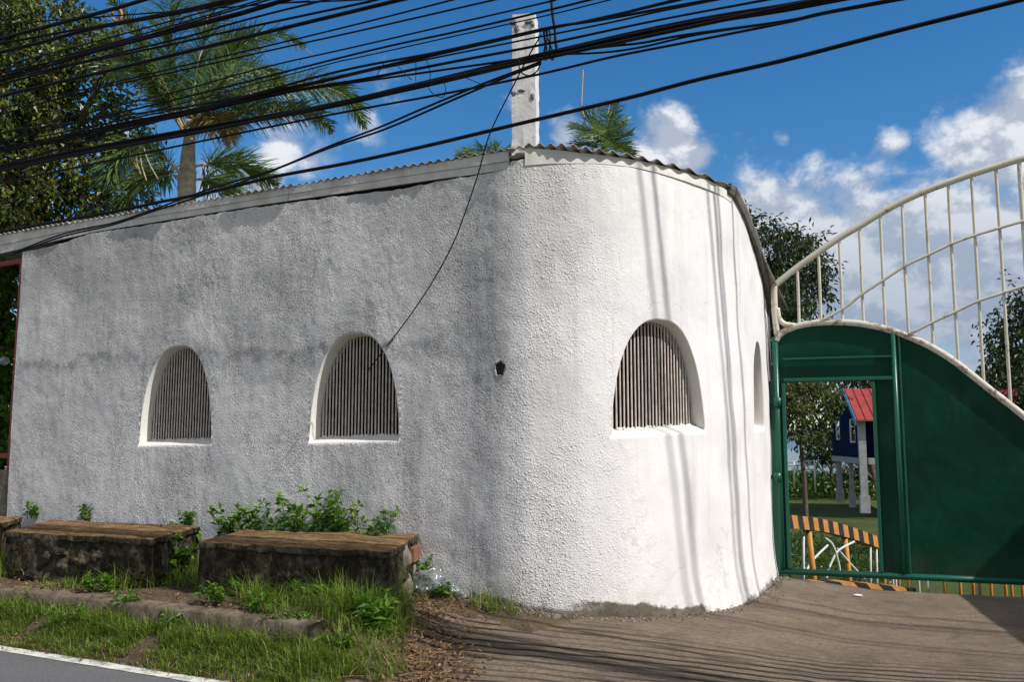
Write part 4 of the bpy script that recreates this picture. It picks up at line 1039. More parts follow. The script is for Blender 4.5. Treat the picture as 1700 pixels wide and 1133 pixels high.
# blue house on stilts
hs = thing('stilt_house', atz(1440, 857, -2.02), 'dark blue wooden house with a red roof raised on white concrete stilts', 'house')
Cn, Cf = at(1433, 740, 45), at(1384, 740, 56); Cn.z = Cf.z = 0
gv = Cf - Cn; GLn = gv.length; gv.normalize(); hv = Vector((gv.y, -gv.x, 0))
if hv.x < 0: hv = -hv
zfl, zeave, zrid, zfe = 0.90, 2.95, 4.45, 3.75
def hp(u, v, z): return Cn + gv * u + hv * v + Z * z
ua = GLn * .30
def rake(u): return zeave + (zrid - zeave) * u / ua if u < ua else zrid + (zfe - zrid) * (u - ua) / (GLn - ua)
mb = MB()
def uz(px, py):     # point on the gable plane
    P = atplane(px, py, Cn, hv); return (P - Cn).dot(gv), P.z
w1 = (uz(1423, 735), uz(1413, 697)); w2 = (uz(1397, 730), uz(1390, 700)); us = sorted([0, GLn, ua, w1[0][0], w1[1][0], w2[0][0], w2[1][0]])
for u0, u1 in zip(us, us[1:]):
    um = (u0 + u1) / 2; hole = None
    for w in (w1, w2):
        if w[0][0] < um < w[1][0]: hole = w
    if hole:
        mb.quad(hp(u0, 0, zfl), hp(u1, 0, zfl), hp(u1, 0, hole[0][1]), hp(u0, 0, hole[0][1]))
        mb.quad(hp(u0, 0, hole[1][1]), hp(u1, 0, hole[1][1]), hp(u1, 0, rake(u1)), hp(u0, 0, rake(u0)))
    else: mb.quad(hp(u0, 0, zfl), hp(u1, 0, zfl), hp(u1, 0, rake(u1)), hp(u0, 0, rake(u0)))
mb.quad(hp(0.6, 0.02, zfl), hp(.6, 7, zfl), hp(.6, 7, zeave), hp(.6, .02, zeave)); mb.quad(hp(0, 7, zfl), hp(GLn, 7, zfl), hp(GLn, 7, zfl + 1.0), hp(0, 7, zfl + 1.0))
wl = mb.build('wall', M['bluehouse'], hs); md = wl.modifiers.new('thickness', 'SOLIDIFY'); md.thickness = .08
for w in (w1, w2):
    mb = MB(); (ua0, za0), (ub0, zb0) = w
    for (u0, z0, u1, z1) in ((ua0, za0, ub0, za0), (ua0, zb0, ub0, zb0), (ua0, za0, ua0, zb0), (ub0, za0, ub0, zb0)): mb.tube([hp(u0, -.05, z0), hp(u1, -.05, z1)], .05, 4)
    mb.build('window_frame', M['pipe'], hs)
def roofslab(name, u0, z0, u1, z1, mat):
    mb = MB(); v0, v1 = -.35, 7.4; th = Z * .07
    b = [hp(u0, v0, z0), hp(u0, v1, z0), hp(u1, v1, z1), hp(u1, v0, z1)]; mb.hexa(b, [p + th for p in b])
    for k in range(19):
        v = v0 + .05 + k * .41; p0, p1 = hp(u0, v, z0 + .09), hp(u1, v, z1 + .09); mb.tube([p0, p1], .035, 4)
    return mb.build(name, mat, hs)
roofslab('roof', -.5, zeave - .25, ua, zrid, M['redroof']); roofslab('roof', ua + .01, zrid, GLn + .4, zfe - .05, M['redroof'])
mb = MB()
for u0, z0, u1, z1 in ((-.55, zeave - .30, ua, zrid - .04), (ua, zrid - .04, GLn + .4, zfe - .1)):
    b = [hp(u0, -.40, z0 - .16), hp(u1, -.40, z1 - .16), hp(u1, -.355, z1 - .16), hp(u0, -.355, z0 - .16)]; mb.hexa(b, [p + Z * .3 for p in b])
mb.build('barge_board', M['blue_trim'], hs)
mb = MB(); mb.box(hp(GLn / 2, 0, zfl - .16), gv, hv, Z, GLn / 2, .16, .15); mb.box(hp(0, 3.6, zfl - .16), hv, gv, Z, 3.4, .14, .15); mb.build('floor_beam', M['whitepost'], hs)
for u, v, zt_, hwp in ((0.0, -.05, zeave - .1, .17), (GLn * .42, .05, zfl - .3, .11), (GLn * .86, .05, zfl - .3, .15), (0, 4.2, zfl - .3, .2), (GLn * .86, 6.5, zfl - .3, .2), (GLn * .42, 6.5, zfl - .3, .2)):
    P = hp(u, v, 0); g = gz(P); mb = MB(); mb.box(hp(u, v, (zt_ + g) / 2), gv, hv, Z, hwp, hwp, (zt_ - g) / 2); o = mb.build('stilt', M['whitepost'], hs)
    mb = MB(); mb.box(hp(u, v, g + .38), gv, hv, Z, hwp + .06, hwp + .06, .42); mb.build('footing', M['whitepost'], o)

# ------------------------------------------------------------------ benches
def bench(label, FL, FR, BR, BL, zb, seed):
    c = (FL + FR + BR + BL) / 4; t = thing('stone_bench', Vector((c.x, c.y, zb)), label, 'bench', 'stone benches along the foot of the wall')
    mb = MB(); nU, nV, nW = 44, 20, 12
    def top(u, v):
        P = (FL * (1 - u) + FR * u) * (1 - v) + (BL * (1 - u) + BR * u) * v; return P
    # body: rough box with displaced sides
    def side(p0, p1, n):
        rows = []
        for i in range(n + 1):
            p = p0.lerp(p1, i / n); d = (p1 - p0); d.z = 0; d.normalize(); nn = Vector((d.y, -d.x, 0)); row = []
            for k in range(nW + 1):
                q = k / nW; z = zb + (p.z - .028 - zb) * q; b = Vector((p.x, p.y, z))
                e = .030 * mn.noise(b * 5 + Vector((seed, 0, 0))) + .018 * mn.noise(b * 13) + .009 * mn.noise(b * 30)
                edge = min(1, min(i, n - i) / 3)
                row.append(mb.vert(b + nn * (e * edge - .012 + .015 * (1 - q))))
            rows.append(row)
        for r0, r1 in zip(rows, rows[1:]):
            for k in range(nW): mb.face((r0[k], r1[k], r1[k+1], r0[k+1]))
    side(FL, FR, nU); side(FR, BR, nV); side(BR, BL, nU); side(BL, FL, nV)
    for (p0, p1, n_) in ((FL, FR, 22), (FR, BR, 8)):
        dd_ = (p1 - p0); dd_.z = 0; dd_.normalize(); nn_ = Vector((dd_.y, -dd_.x, 0))
        for q in range(n_):
            f = random.random(); P = p0.lerp(p1, .04 + .92 * f); P.z = zb + random.uniform(.04, .38); blob(mb, P - nn_ * .035, (dd_, Z, nn_), (random.uniform(.05, .13), random.uniform(.04, .085), random.uniform(.04, .065)), q + seed, 7, .55)
    mb.build('rubble_base', M['rubble'], t, smooth=True)
    mb = MB(); I = []
    for i in range(nU + 1):
        row = []
        for j in range(nV + 1):
            u, v = i / nU, j / nV; P = top(u, v); e = .010 * mn.noise(P * 4) + .007 * mn.noise(P * 11) + .006 * mn.noise(P * 25)
            eb = min(u, 1 - u) * 1.8; ev = min(v, 1 - v) * 1.0; ed = min(eb, ev)
            P = P + Z * (e - .010 * (1 - sstep(0, .04, ed))); cc = (top(.5, .5) - P); cc.z = 0
            if ed == 0: P = P - cc.normalized() * (.006 + .014 * mn.noise(P * 9))
            row.append(mb.vert(P))
        I.append(row)
    for i in range(nU):
        for j in range(nV): mb.face((I[i][j], I[i+1][j], I[i+1][j+1], I[i][j+1]))
    per = [I[i][0] for i in range(nU + 1)] + [I[nU][j] for j in range(1, nV + 1)] + [I[i][nV] for i in range(nU - 1, -1, -1)] + [I[0][j] for j in range(nV - 1, 0, -1)]
    lowr = [mb.vert(Vector(mb.v[k]) - Z * (.045 + .02 * mn.noise(Vector(mb.v[k]) * 8))) for k in per]
    for k in range(len(per)): mb.face((per[k], lowr[k], lowr[(k+1) % len(per)], per[(k+1) % len(per)]), None, 1)
    mb.build('seat_slab', [M['benchtop'], M['rubble']], t, smooth=True)
    return t
b2 = bench('stone bench nearest the rounded corner, with a red brick in its right end', atz(330, 899, .75), atz(646, 915, .75), atz(694, 886, .775), atz(404, 879, .765), .22, 1.0)
b1 = bench('stone bench left of the leafy bush, its brown top in the sun', atz(9, 882, .75), atz(252, 894, .75), atz(331, 874, .77), atz(88, 862, .765), .24, 5.0)
b3 = bench('stone bench at the left edge of the photo, only its right end showing', atz(-330, 870, .75), atz(-36, 879, .75), atz(37, 858, .765), atz(-200, 850, .765), .24, 9.0)
FR_, BR_ = atz(646, 915, .75), atz(694, 886, .775); ev = (BR_ - FR_); ev.z = 0; ev.normalize(); en = Vector((ev.y, -ev.x, 0))
mb = MB(); P = FR_.lerp(BR_, .86) - en * .012; P.z = .625; mb.box(P, ev, en, Z, .12, .04, .06); o = mb.build('brick', M['brick'], b2); bv = o.modifiers.new('bevel', 'BEVEL'); bv.width = .009; bv.segments = 3
mb = MB()
for f, z, r1, r2, k in ((.62, .40, .15, .11, 1), (.90, .43, .13, .10, 2), (.78, .26, .16, .09, 3), (.30, .30, .12, .08, 4), (.55, .63, .07, .09, 6)):
    P = FR_.lerp(BR_, f) - en * .015; P.z = z; blob(mb, P, (ev, Z, en), (r1, r2, .05), k, 9, .45)
mb.build('end_stone', M['stone'], b2, smooth=True)
mb = MB(); P = atz(620, 955, .48); blob(mb, P - N * .03, (T, Z, N), (.12, .08, .06), 8, 9, .4); mb.build('front_stone', M['stone'], b2, smooth=True)

# ------------------------------------------------------------------ plants on the verge
random.seed(11)
def gset(a, w):
    P = aw(a, w); P.z = verge_z(P); return P
grass = MB()
def blade(P, h, lean, w, u):
    az = random.uniform(0, 6.283); d = Vector((math.cos(az), math.sin(az), 0)); sd = Vector((-d.y, d.x, 0)); st = []
    for k in range(4):
        f = k / 3; q = P + Z * (h * (f - .30 * lean * f * f)) + d * (h * lean * f * f); ww = w * (1 - f * .93) * .5; st.append((q - sd * ww, q + sd * ww))
    for (a0, b0), (a1, b1) in zip(st, st[1:]): grass.quad(a0, b0, b1, a1, [(u, 0)] * 4)
def tuft(a, w, n, r, h, hs=.35, ub=0):
    for _ in range(n):
        an, rr = random.uniform(0, 6.283), r * math.sqrt(random.random()); P = gset(a + rr * math.cos(an), w + rr * math.sin(an) * .8) - Z * .01
        blade(P, h * random.uniform(1 - hs, 1 + hs), random.choice((random.uniform(.15, .9), random.uniform(.6, 1.7))), random.uniform(.0045, .0105), min(1, max(0, random.gauss(.42 + ub, .33))))
def aimg(px, py, z=.2): return AW(atz(px, py, z))
# strip between road and kerb
for _ in range(2300):
    a = random.uniform(-9.5, -3.55); w = random.uniform(1.62, 2.0); dens = mn.noise((a * 1.6, w * 3, 0))
    if dens < -.38: continue
    tuft(a, w, random.randint(6, 14), .06, random.uniform(.045, .125) * (1.2 if w < 1.8 else .75))
for _ in range(330):
    a = random.uniform(-9.5, -3.9); tuft(a, random.uniform(1.63, 1.76), random.randint(5, 10), .05, random.uniform(.07, .19))
# tall grass in front of and between the benches
for px0, px1, py, n, h in ((400, 640, 985, 330, .23), (540, 670, 1000, 260, .27), (330, 460, 960, 150, .22), (160, 240, 955, 120, .22), (-40, 60, 940, 110, .23), (250, 340, 955, 90, .2), (60, 170, 962, 60, .11)):
    for _ in range(n):
        px = random.uniform(px0, px1); a, w = aimg(px, py + random.uniform(-14, 24), .34); w = min(w, 1.4) + random.uniform(-.06, .03); tuft(a, w, random.randint(7, 14), .06, h * random.uniform(.6, 1.15))
for _ in range(380):   # right end of the kerb
    px, py = random.uniform(460, 665), random.uniform(1000, 1090); a, w = aimg(px, py, .2); tuft(a, min(w, 1.95), random.randint(5, 11), .07, random.uniform(.08, .2))
for _ in range(150):
    px, py = random.uniform(400, 740), random.uniform(1040, 1120); a, w = aimg(px, py, .06); tuft(a, min(w, 1.96), random.randint(3, 8), .05, random.uniform(.04, .1), .4, .1)
for px, py, n, h in ((835, 1002, 60, .20), (812, 1004, 40, .16), (860, 1006, 30, .17), (770, 1006, 20, .12), (905, 1006, 8, .10), (715, 1010, 14, .12)):
    s_ = s_of(px, 990); a, w = AW(wp(s_) + wn(s_) * .17); tuft(a, w, n, .07, h)
for _ in range(70):
    px = random.uniform(0, 340); a, w = AW(atz(px, 880, .6)); tuft(a, random.uniform(.02, .14), 4, .05, .3)
tag(grass.build('grass', M['grass']), kind='stuff')

def weed(name, label, base, spots, n_stem, h, L, W, mat, group=None, lean=.35, heart=False):
    t = thing(name, base, label, 'plant', group); sb = MB(); lb = MB()
    for _ in range(n_stem):
        P = random.choice(spots) + Vector((random.uniform(-.05, .05), random.uniform(-.05, .05), 0)); az = random.uniform(0, 6.283); hh = h * random.uniform(.55, 1.1)
        d = Vector((math.cos(az), math.sin(az), 0)) * lean * hh
        pts = catmull([P, P + d * .3 + Z * hh * .5, P + d + Z * hh * .95], 5); sb.tube(pts, [.004 * (1 - .6 * i / (len(pts) - 1)) for i in range(len(pts))], 4, False)
        for k in range(2, len(pts)):
            for q in range(random.choice((1, 2, 2))):
                dr = rdir(); dr.z = abs(dr.z) * .3 + random.uniform(-.35, .35); leaf(lb, pts[k], dr, Z + rdir() * .4, L * random.uniform(.6, 1.2), W * random.uniform(.7, 1.1), ucol(), .12, random.uniform(.05, .35))
        for q in range(3): leaf(lb, pts[-1], rdir() + Z * .5, Z + rdir() * .4, L * random.uniform(.6, 1.0), W * random.uniform(.7, 1.0), ucol(), .12, .2)
    sb.build('stem', M['weed'] if mat == 'weed' else M['bark'], t); lb.build('leaves', M[mat], t)
    return t
def wallspot(px, off=.07, z=.62): 
    s = s_of(px, 880); P = wp(s) + wn(s) * off; P.z = z; return P
gv_ = 'weeds growing behind and between the benches'
zw = .50
weed('weed_bush', 'leafy weed at the left end of the row behind the right bench', wallspot(400, .1, zw), [wallspot(x, random.uniform(.06, .16), zw) for x in (388, 398, 408)], 9, .42, .085, .05, 'weed', gv_)
weed('weed_bush', 'tallest heart leaved weed against the wall behind the right bench', wallspot(530, .1, zw), [wallspot(x, random.uniform(.06, .2), zw) for x in (505, 520, 535, 545, 555)], 22, .62, .085, .058, 'weed', gv_)
weed('weed_bush', 'sprawling weed left of the tallest one behind the right bench', wallspot(460, .1, zw), [wallspot(x, random.uniform(.06, .16), zw) for x in (430, 450, 465, 480)], 18, .50, .08, .05, 'weed', gv_)
weed('weed_bush', 'weed right of the tallest one behind the right bench', wallspot(580, .1, zw), [wallspot(x, random.uniform(.06, .14), zw) for x in (570, 582, 592)], 14, .52, .075, .05, 'weed', gv_)
weed('weed_bush', 'small leafy weed at the right end of the row behind the right bench', wallspot(640, .1, zw), [wallspot(x, random.uniform(.05, .12), zw) for x in (622, 635, 648, 660)], 16, .44, .075, .05, 'weed', gv_)
P0 = aw(*AW(atz(290, 960, .36))); P0 = P0 + Z * .34
weed('leafy_bush', 'bright green leafy bush filling the gap between two benches', P0, [aw(*AW(atz(x, y, .36)), .34) for x, y in ((275, 955), (295, 950), (310, 940), (290, 962), (262, 960))], 44, .37, .10, .066, 'weed')
P0 = aw(*AW(atz(600, 1075, .08)), .1)
weed('young_weed', 'bright young weed by the road edge in front of the benches', P0, [aw(*AW(atz(x, y, .1)), .1) for x, y in ((580, 1070), (600, 1078), (615, 1068), (590, 1055), (605, 1050), (620, 1085))], 75, .36, .10, .048, 'weed')
for lab, px, py in (('small low weed at the foot of the wall beside the plastic bag', 757, 1016), ('small weed in the corner behind the right bench end', 712, 950), ('tiny weed at the wall foot above the left bench', 60, 872), ('tiny weed at the wall foot right of the left bench top', 150, 872), ('single small weed against the wall between the benches', 320, 880)):
    if px > 700 and py > 1000: s_ = s_of(px, 990); P = wp(s_) + wn(s_) * .24; P.z = verge_z(P); sp_ = [P]; hh = .11
    else:
        P = wallspot(px, .06, .30 if px > 700 else .72); sp_ = [P]; hh = .34 if px > 700 else .16
    weed('small_weed', lab, P, sp_, 6, hh, .06, .038, 'weed')
random.seed(77)
for k_, (px, py) in enumerate(((45, 1030), (115, 1050), (210, 1050), (285, 1065), (350, 1060), (425, 1075), (480, 1085), (520, 1060), (560, 1100), (395, 1045), (160, 1035))):
    P = gset(*AW(atz(px, py, .1)))
    weed('weed_clump', ['broad leaved weed in the grass strip at the left edge', 'low weed in the grass in front of the left bench end', 'broad weed in the grass below the middle of the left bench', 'weed in the grass below the gap between the benches', 'weed in the grass just right of the bench gap', 'bright weed in the grass near the white line', 'low weed by the white line in front of the right bench', 'weed in the grass in front of the kerb end', 'weed at the lower right tip of the grass strip', 'small weed right under the kerb below the right bench', 'small weed right under the kerb below the left bench'][k_],
         P, [P, P + T * .08, P - T * .07], random.randint(5, 10), random.uniform(.09, .17), .065, .024, 'weed', 'weeds in the grass strip by the road')
# creeper on the right bench end
# fallen leaves and straw
lit = MB(); random.seed(3)
def litter(P, L, W):
    d = rdir(); d.z *= .25; leaf(lit, P + Z * random.uniform(.004, .02), d, Z + rdir() * .5, L, W, random.random(), .3, random.uniform(-.4, .4))
for _ in range(2100):
    px, py = random.gauss(705, 45), random.uniform(1000, 1115); a, w = AW(atz(px, py, .14)); 
    if w > 1.97: continue
    P = aw(a, w); P.z = max(verge_z(P), drive_z(P)); litter(P, random.uniform(.015, .06), random.uniform(.006, .022))
for _ in range(900):
    a = random.uniform(-9, -3.4); w = 1.92 + random.gauss(0, .06)
    P = aw(a, w); P.z = max(verge_z(P), .004 if w > 1.93 else -1); litter(P, random.uniform(.012, .045), random.uniform(.006, .018))
for _ in range(420):
    a = random.uniform(-9, -3.9); w = random.uniform(1.25, 1.6); P = aw(a, w); P.z = max(verge_z(P), .345 if 1.37 < w < 1.6 else 0); litter(P, random.uniform(.02, .05), random.uniform(.008, .02))
for _ in range(260):
    s = random.uniform(s_of(720, 980), SLEN - .6); P = wp(s) + wn(s) * abs(random.gauss(.05, .06)); P.z = max(verge_z(P), drive_z(P)); litter(P + wn(s) * .05, random.uniform(.01, .04), random.uniform(.006, .018))
for _ in range(90):
    a, w = random.uniform(-3, 2), random.uniform(-3.6, 1.9); P = aw(a, w)
    P.z = drive_z(P); litter(P, random.uniform(.01, .03), random.uniform(.005, .012))
for _ in range(70):     # straws
    px, py = random.gauss(700, 50), random.uniform(1000, 1110); P = atz(px, py, .16); P.z = max(verge_z(P), drive_z(P)) + .012; d = rdir(); d.z *= .15; lit.tube([P, P + d * random.uniform(.05, .16) + Z * .01, P + d * .2], .003, 4, False, .9)
tag(lit.build('leaf_litter', M['litter']), kind='stuff')
# rubble and dirt heaped at the wall foot
peb = MB()
for _ in range(420):
    s = random.uniform(s_of(740, 980), SLEN - .1); P = wp(s) + wn(s) * (.05 + abs(random.gauss(.03, .05))); P.z = max(verge_z(P), drive_z(P)); r = random.uniform(.004, .016); blob(peb, P, (T, N, Z), (r * 1.2, r, r * .8), random.random() * 9, 3, .6)
tag(peb.build('gravel', M['stone'], smooth=True), kind='stuff')

mb = MB(); q0, q1 = Vector((6.45, 6.5, 0)), Vector((6.0, 4.9, 0)); d_ = (q1 - q0).normalized(); o_ = Vector((-d_.y, d_.x, 0))  # wall out of view, added to throw the shadow on the drive
rows = []
for k in range(25):
    f = k / 24; P = q0 - d_ * 1.6 + d_ * (f * 3.6); h = 3.0; rows.append([mb.vert(P + Z * -.1), mb.vert(P + Z * h), mb.vert(P + o_ * 1.6 + Z * h), mb.vert(P + o_ * 1.6 - Z * .1)])
for r0, r1 in zip(rows, rows[1:]):
    for k in range(3): mb.face((r0[k], r0[k+1], r1[k+1], r1[k]))
mb.face(rows[0][::-1]); mb.face(rows[-1])
tag(mb.build('shadow_wall', M['pillar']), 'unseen white flat topped wall added across the driveway to cast the shadow at the right edge', 'wall')
# plastic bag, bits of rubbish
mb = MB(); random.seed(9)
for (px, py, r, k) in ((738, 972, .15, 1), (760, 978, .085, 4), (722, 978, .07, 7), (778, 986, .06, 9)):
    s_ = s_of(px, 980); P = wp(s_) + wn(s_) * (.05 + r * .9); P.z = max(verge_z(P), gz(P)) + r * .55; n = 22; rows = []
    for i in range(n + 1):
        th = math.pi * i / n; row = []
        for j in range(2 * n):
            ph = math.pi * j / n; d = Vector((math.sin(th) * math.cos(ph), math.sin(th) * math.sin(ph), math.cos(th)))
            rr = r * (1 + .35 * mn.noise(d * 2 + Vector((k, 0, 0))) - .20 * abs(mn.noise(d * 3 + Vector((k, 3, 0)))) - .07 * abs(mn.noise(d * 9)))
            row.append(mb.vert(P + Vector((d.x * rr * 1.15, d.y * rr * .9, d.z * rr * .8))))
        rows.append(row)
    for r0, r1 in zip(rows, rows[1:]):
        for j in range(2 * n): mb.face((r0[j], r1[j], r1[(j+1) % (2*n)], r0[(j+1) % (2*n)]))
tag(mb.build('plastic_bag', M['bag'], smooth=True), 'crumpled clear plastic bag lying at the foot of the wall beside the bench', 'plastic bag')
mb = MB(); P = atz(577, 1113, .03); P.z = .05; blob(mb, P, (T, N, Z), (.022, .016, .012), 3, 6, .6); tag(mb.build('bottle_cap', M['bluebit'], smooth=True), 'small bright blue plastic scrap by the road edge', 'litter')
mb = MB(); P = atz(1424, 992, .02); P.z = drive_z(P) + .012; blob(mb, P, (T, N, Z), (.045, .02, .010), 6, 7, .8); tag(mb.build('paper_scrap', M['paper'], smooth=True), 'white scrap of paper on the driveway under the gate', 'litter')

ELEV, DELTA = R(47), R(6.8)
# ------------------------------------------------------------------ overhead cables
def cab_d(px, w):
    u = (px - 850) / F; return (WC - w) / (u * 0.4568 + 0.8896)
def cable(pts, w, r, label, group='overhead cables along the road', ext=True, name='power_cable', strands=1, w2=None):
    q = []
    for i, (x, y) in enumerate(pts):
        ww = w if w2 is None else w + (w2 - w) * i / (len(pts) - 1); q.append(at(x, y, cab_d(x, ww)))
    if ext:
        q = [q[0] + (q[0] - q[1]).normalized() * k for k in (14, 5)] + q + [q[-1] + (q[-1] - q[-2]).normalized() * k for k in (1.5, 6)]
    c = catmull(q, 8); mb = MB()
    if strands == 1: mb.tube(c, r, 6)
    else:
        for k in range(strands):
            an = 6.283 * k / strands + .4
            mb.tube([p + Z * math.cos(an + i * .02) * r * .62 + N * math.sin(an + i * .02) * r * .62 for i, p in enumerate(c)], r * .52, 6)
    o = mb.build(name, M['cable'], smooth=True); return tag(o, label, 'cable', group)
cable([(0, 385), (185, 352), (268, 335), (350, 319), (453, 294), (576, 271), (700, 244), (859, 206), (1041, 163), (1159, 132), (1300, 100), (1500, 48), (1700, -2)], .75, .0145, 'thick black cable hanging lowest, crossing the base of the white pillar')
cable([(0, 279), (144, 249), (350, 211), (535, 178), (659, 150), (724, 135), (900, 93), (1065, 55), (1182, 32), (1300, 13), (1401, -6)], 1.15, .0235, 'thickest twisted black cable bundle crossing the middle of the white pillar', strands=4)
cable([(0, 284), (144, 254), (350, 216), (600, 162), (759, 127), (850, 108), (920, 93)], 1.2, .012, 'black cable running along the underside of the thickest bundle, left of the pillar')
cable([(0, 251), (103, 233), (206, 210), (300, 192), (476, 153), (600, 132), (759, 101), (900, 74), (1088, 34), (1300, -6)], 1.25, .0135, 'black cable running just above the thickest bundle', strands=2)
cable([(0, 246), (103, 228), (206, 205), (300, 187), (459, 152), (600, 119), (724, 90), (847, 62), (900, 50), (1018, 25), (1130, -2)], 1.3, .0155, 'twin black cable crossing the top third of the white pillar', strands=2)
cable([(423, 156), (512, 131), (600, 110), (724, 87), (847, 60), (920, 44), (994, 33), (1182, -1)], 1.35, .009, 'thin cable wound along the twin cable near the pillar top', ext=True)
cable([(850, 70), (900, 60), (1018, 36), (1088, 20), (1182, 1)], 1.32, .006, 'very thin cable under the twin cable right of the pillar')
cable([(350, 231), (412, 218), (515, 197), (609, 179), (750, 153), (900, 122), (1018, 94), (1135, 71), (1300, 38), (1370, 22), (1500, -2)], 1.1, .0085, 'thin slack cable below the thickest bundle on both sides of the pillar')
cable([(930, 88), (1000, 78), (1065, 71), (1135, 58), (1300, 35), (1370, 20), (1500, -5)], 1.16, .008, 'thin cable peeling off the thickest bundle right of the pillar')
cable([(930, 90), (1000, 87), (1065, 78), (1159, 57), (1300, 36)], 1.14, .007, 'short slack cable under the thickest bundle right of the pillar', ext=False)
cable([(898, 102), (865, 115), (794, 142), (700, 181), (628, 212), (546, 243), (453, 282), (350, 313), (257, 347), (185, 371), (103, 389), (22, 420)], 1.1, .0085, 'upper service cable sagging from the bundle to the left end of the fascia', 'service cables to the building', False, w2=.09)
cable([(898, 105), (830, 132), (740, 171), (640, 214), (546, 246), (440, 288), (350, 320), (257, 350), (185, 374), (103, 393), (18, 424)], 1.1, .0085, 'lower service cable sagging from the bundle to the left end of the fascia', 'service cables to the building', False, w2=.09)
up = [([(0, 64), (72, 45), (150, 25), (200, 11), (243, -2)], 1.55, .016, 'uppermost thick cable in the left top corner'),
      ([(0, 72), (115, 51), (159, 44), (300, 17), (388, -3)], 1.5, .011, 'second cable from the top at the left edge'),
      ([(0, 87), (80, 67), (159, 46), (300, 20), (392, 0)], 1.45, .016, 'third cable from the top at the left edge, carrying the brown ring'),
      ([(0, 110), (120, 79), (300, 30), (410, -1)], 1.6, .006, 'thin cable above the tight pair in front of the palm crown'),
      ([(0, 116), (124, 88), (300, 38), (430, 0)], 1.62, .006, 'lower thin cable just above the thick one in front of the palm crown'),
      ([(0, 122), (124, 93), (300, 42), (450, -2)], 1.58, .007, 'thin cable touching the top of the thick one in front of the palm crown'),
      ([(0, 130), (106, 99), (176, 79), (300, 47), (388, 25), (476, -1)], 1.5, .019, 'thick twisted cable passing in front of the palm crown, leaving at the top edge'),
      ([(0, 134), (120, 106), (300, 63), (388, 38), (460, 19), (547, -2)], 1.45, .008, 'thin cable below the thick one in front of the palm crown'),
      ([(440, 7), (480, 4), (560, 1), (600, -1)], 1.5, .006, 'short thin cable almost level at the top edge'),
      ([(0, 141), (99, 113), (176, 96), (300, 70), (388, 50), (600, 5), (625, -1)], 1.4, .009, 'medium cable in the middle of the upper group'),
      ([(0, 160), (90, 138), (176, 118), (300, 88), (423, 58), (600, 15), (674, -3)], 1.35, .015, 'thick single cable below the upper group'),
      ([(0, 180), (150, 146), (300, 110), (423, 81), (600, 38), (753, -1)], 1.45, .0062, 'upper thin cable of the pair above the pillar top'),
      ([(0, 190), (150, 150), (300, 117), (441, 85), (600, 50), (822, -1)], 1.4, .0065, 'lower thin cable of the pair left of the pillar top'),
      ([(0, 222), (150, 186), (300, 150), (441, 111), (600, 75), (900, 5), (930, -3)], 1.42, .006, 'thin cable passing just over the top of the white pillar'),
      ([(0, 236), (150, 198), (300, 163), (600, 87), (759, 52), (900, 19), (985, -2)], 1.38, .0075, 'thin cable touching the top edge of the white pillar'),
      ([(300, 172), (547, 106), (600, 94), (900, 27), (1018, -2)], 1.36, .0045, 'thinnest cable just below the top of the white pillar')]
for pts, w, r, lab in up: cable(pts, w, r, lab, strands=2 if r > .0185 else 1)
for px, py, H, rr in ((1143, 850, 8.4, .019), (1077, 430, 8.8, .015), (1206, 600, 8.2, .022), (1217, 700, 8.6, .02), (1236, 700, 8.3, .02), (1190, 500, 9.0, .018)):
    s_, z_ = sz(px, py); Q = wp(s_); aq, wq = AW(Q); wcab = wq + (H - z_) * math.sin(DELTA) / math.tan(ELEV)
    mb = MB(); mb.tube([aw(a_, wcab, H + .0006 * (a_ - 4) ** 2) for a_ in range(-40, 31, 5)], rr, 6)
    tag(mb.build('power_cable', M['cable'], smooth=True), 'black cable strung high above the others, its soft shadow falling down the rounded corner', 'cable', 'high cables over the building')
# tie wire and wraps
def loose(name, label, pts, r, cat='cable', mat='cable'):
    mb = MB(); mb.tube(catmull([at(*p) for p in pts], 7), r, 6); return tag(mb.build(name, M[mat], smooth=True), label, cat)
d9 = cab_d(915, 1.2)
loose('tie_wire', 'black wire hanging from the top edge and tied round the cable bundles by the pillar', [(912, -30, d9), (915, 0, d9), (918, 30, d9), (921, 48, d9), (922, 66, d9), (925, 85, d9)], .010)
for k, (x, r) in enumerate(((906, .007), (913, .006))):
    mb = MB(); pts = []
    for j in range(26):
        an = 6.283 * j / 25; pts.append(at(x + 3 * math.sin(an * 2) + (4 if k else 0) * math.cos(an), 73 + 26 * math.cos(an), d9 + .06 * math.sin(an)))
    mb.tube(pts, r, 6); tag(mb.build('cable_lashing', M['cable'], smooth=True), ('left' if k == 0 else 'right') + ' wire lashing looped round the cable bundles beside the pillar', 'cable tie')
loose('drop_wire', 'thin black wire dropping across the wall from the cables to the middle window', [(898, 58, cab_d(898, 1.3)), (878, 92, cab_d(878, 1.15)), (859, 129, cab_d(859, .95)), (814, 220, cab_d(814, .55)), (794, 288, cab_d(794, .22)), (775, 345, cab_d(775, .16)), (752, 405, cab_d(752, .10)), (718, 468, cab_d(718, .06)), (680, 525, cab_d(680, .04)), (640, 578, cab_d(640, .0)), (612, 614, cab_d(612, -.09))], .0055)
loose('cable_loop', 'loop of slack wire hanging under the bundle across the pillar', [(862, 100, d9 + .1), (862, 112, d9 + .1), (868, 122, d9 + .1), (880, 125, d9 + .1), (892, 117, d9 + .1), (898, 103, d9 + .1)], .005)
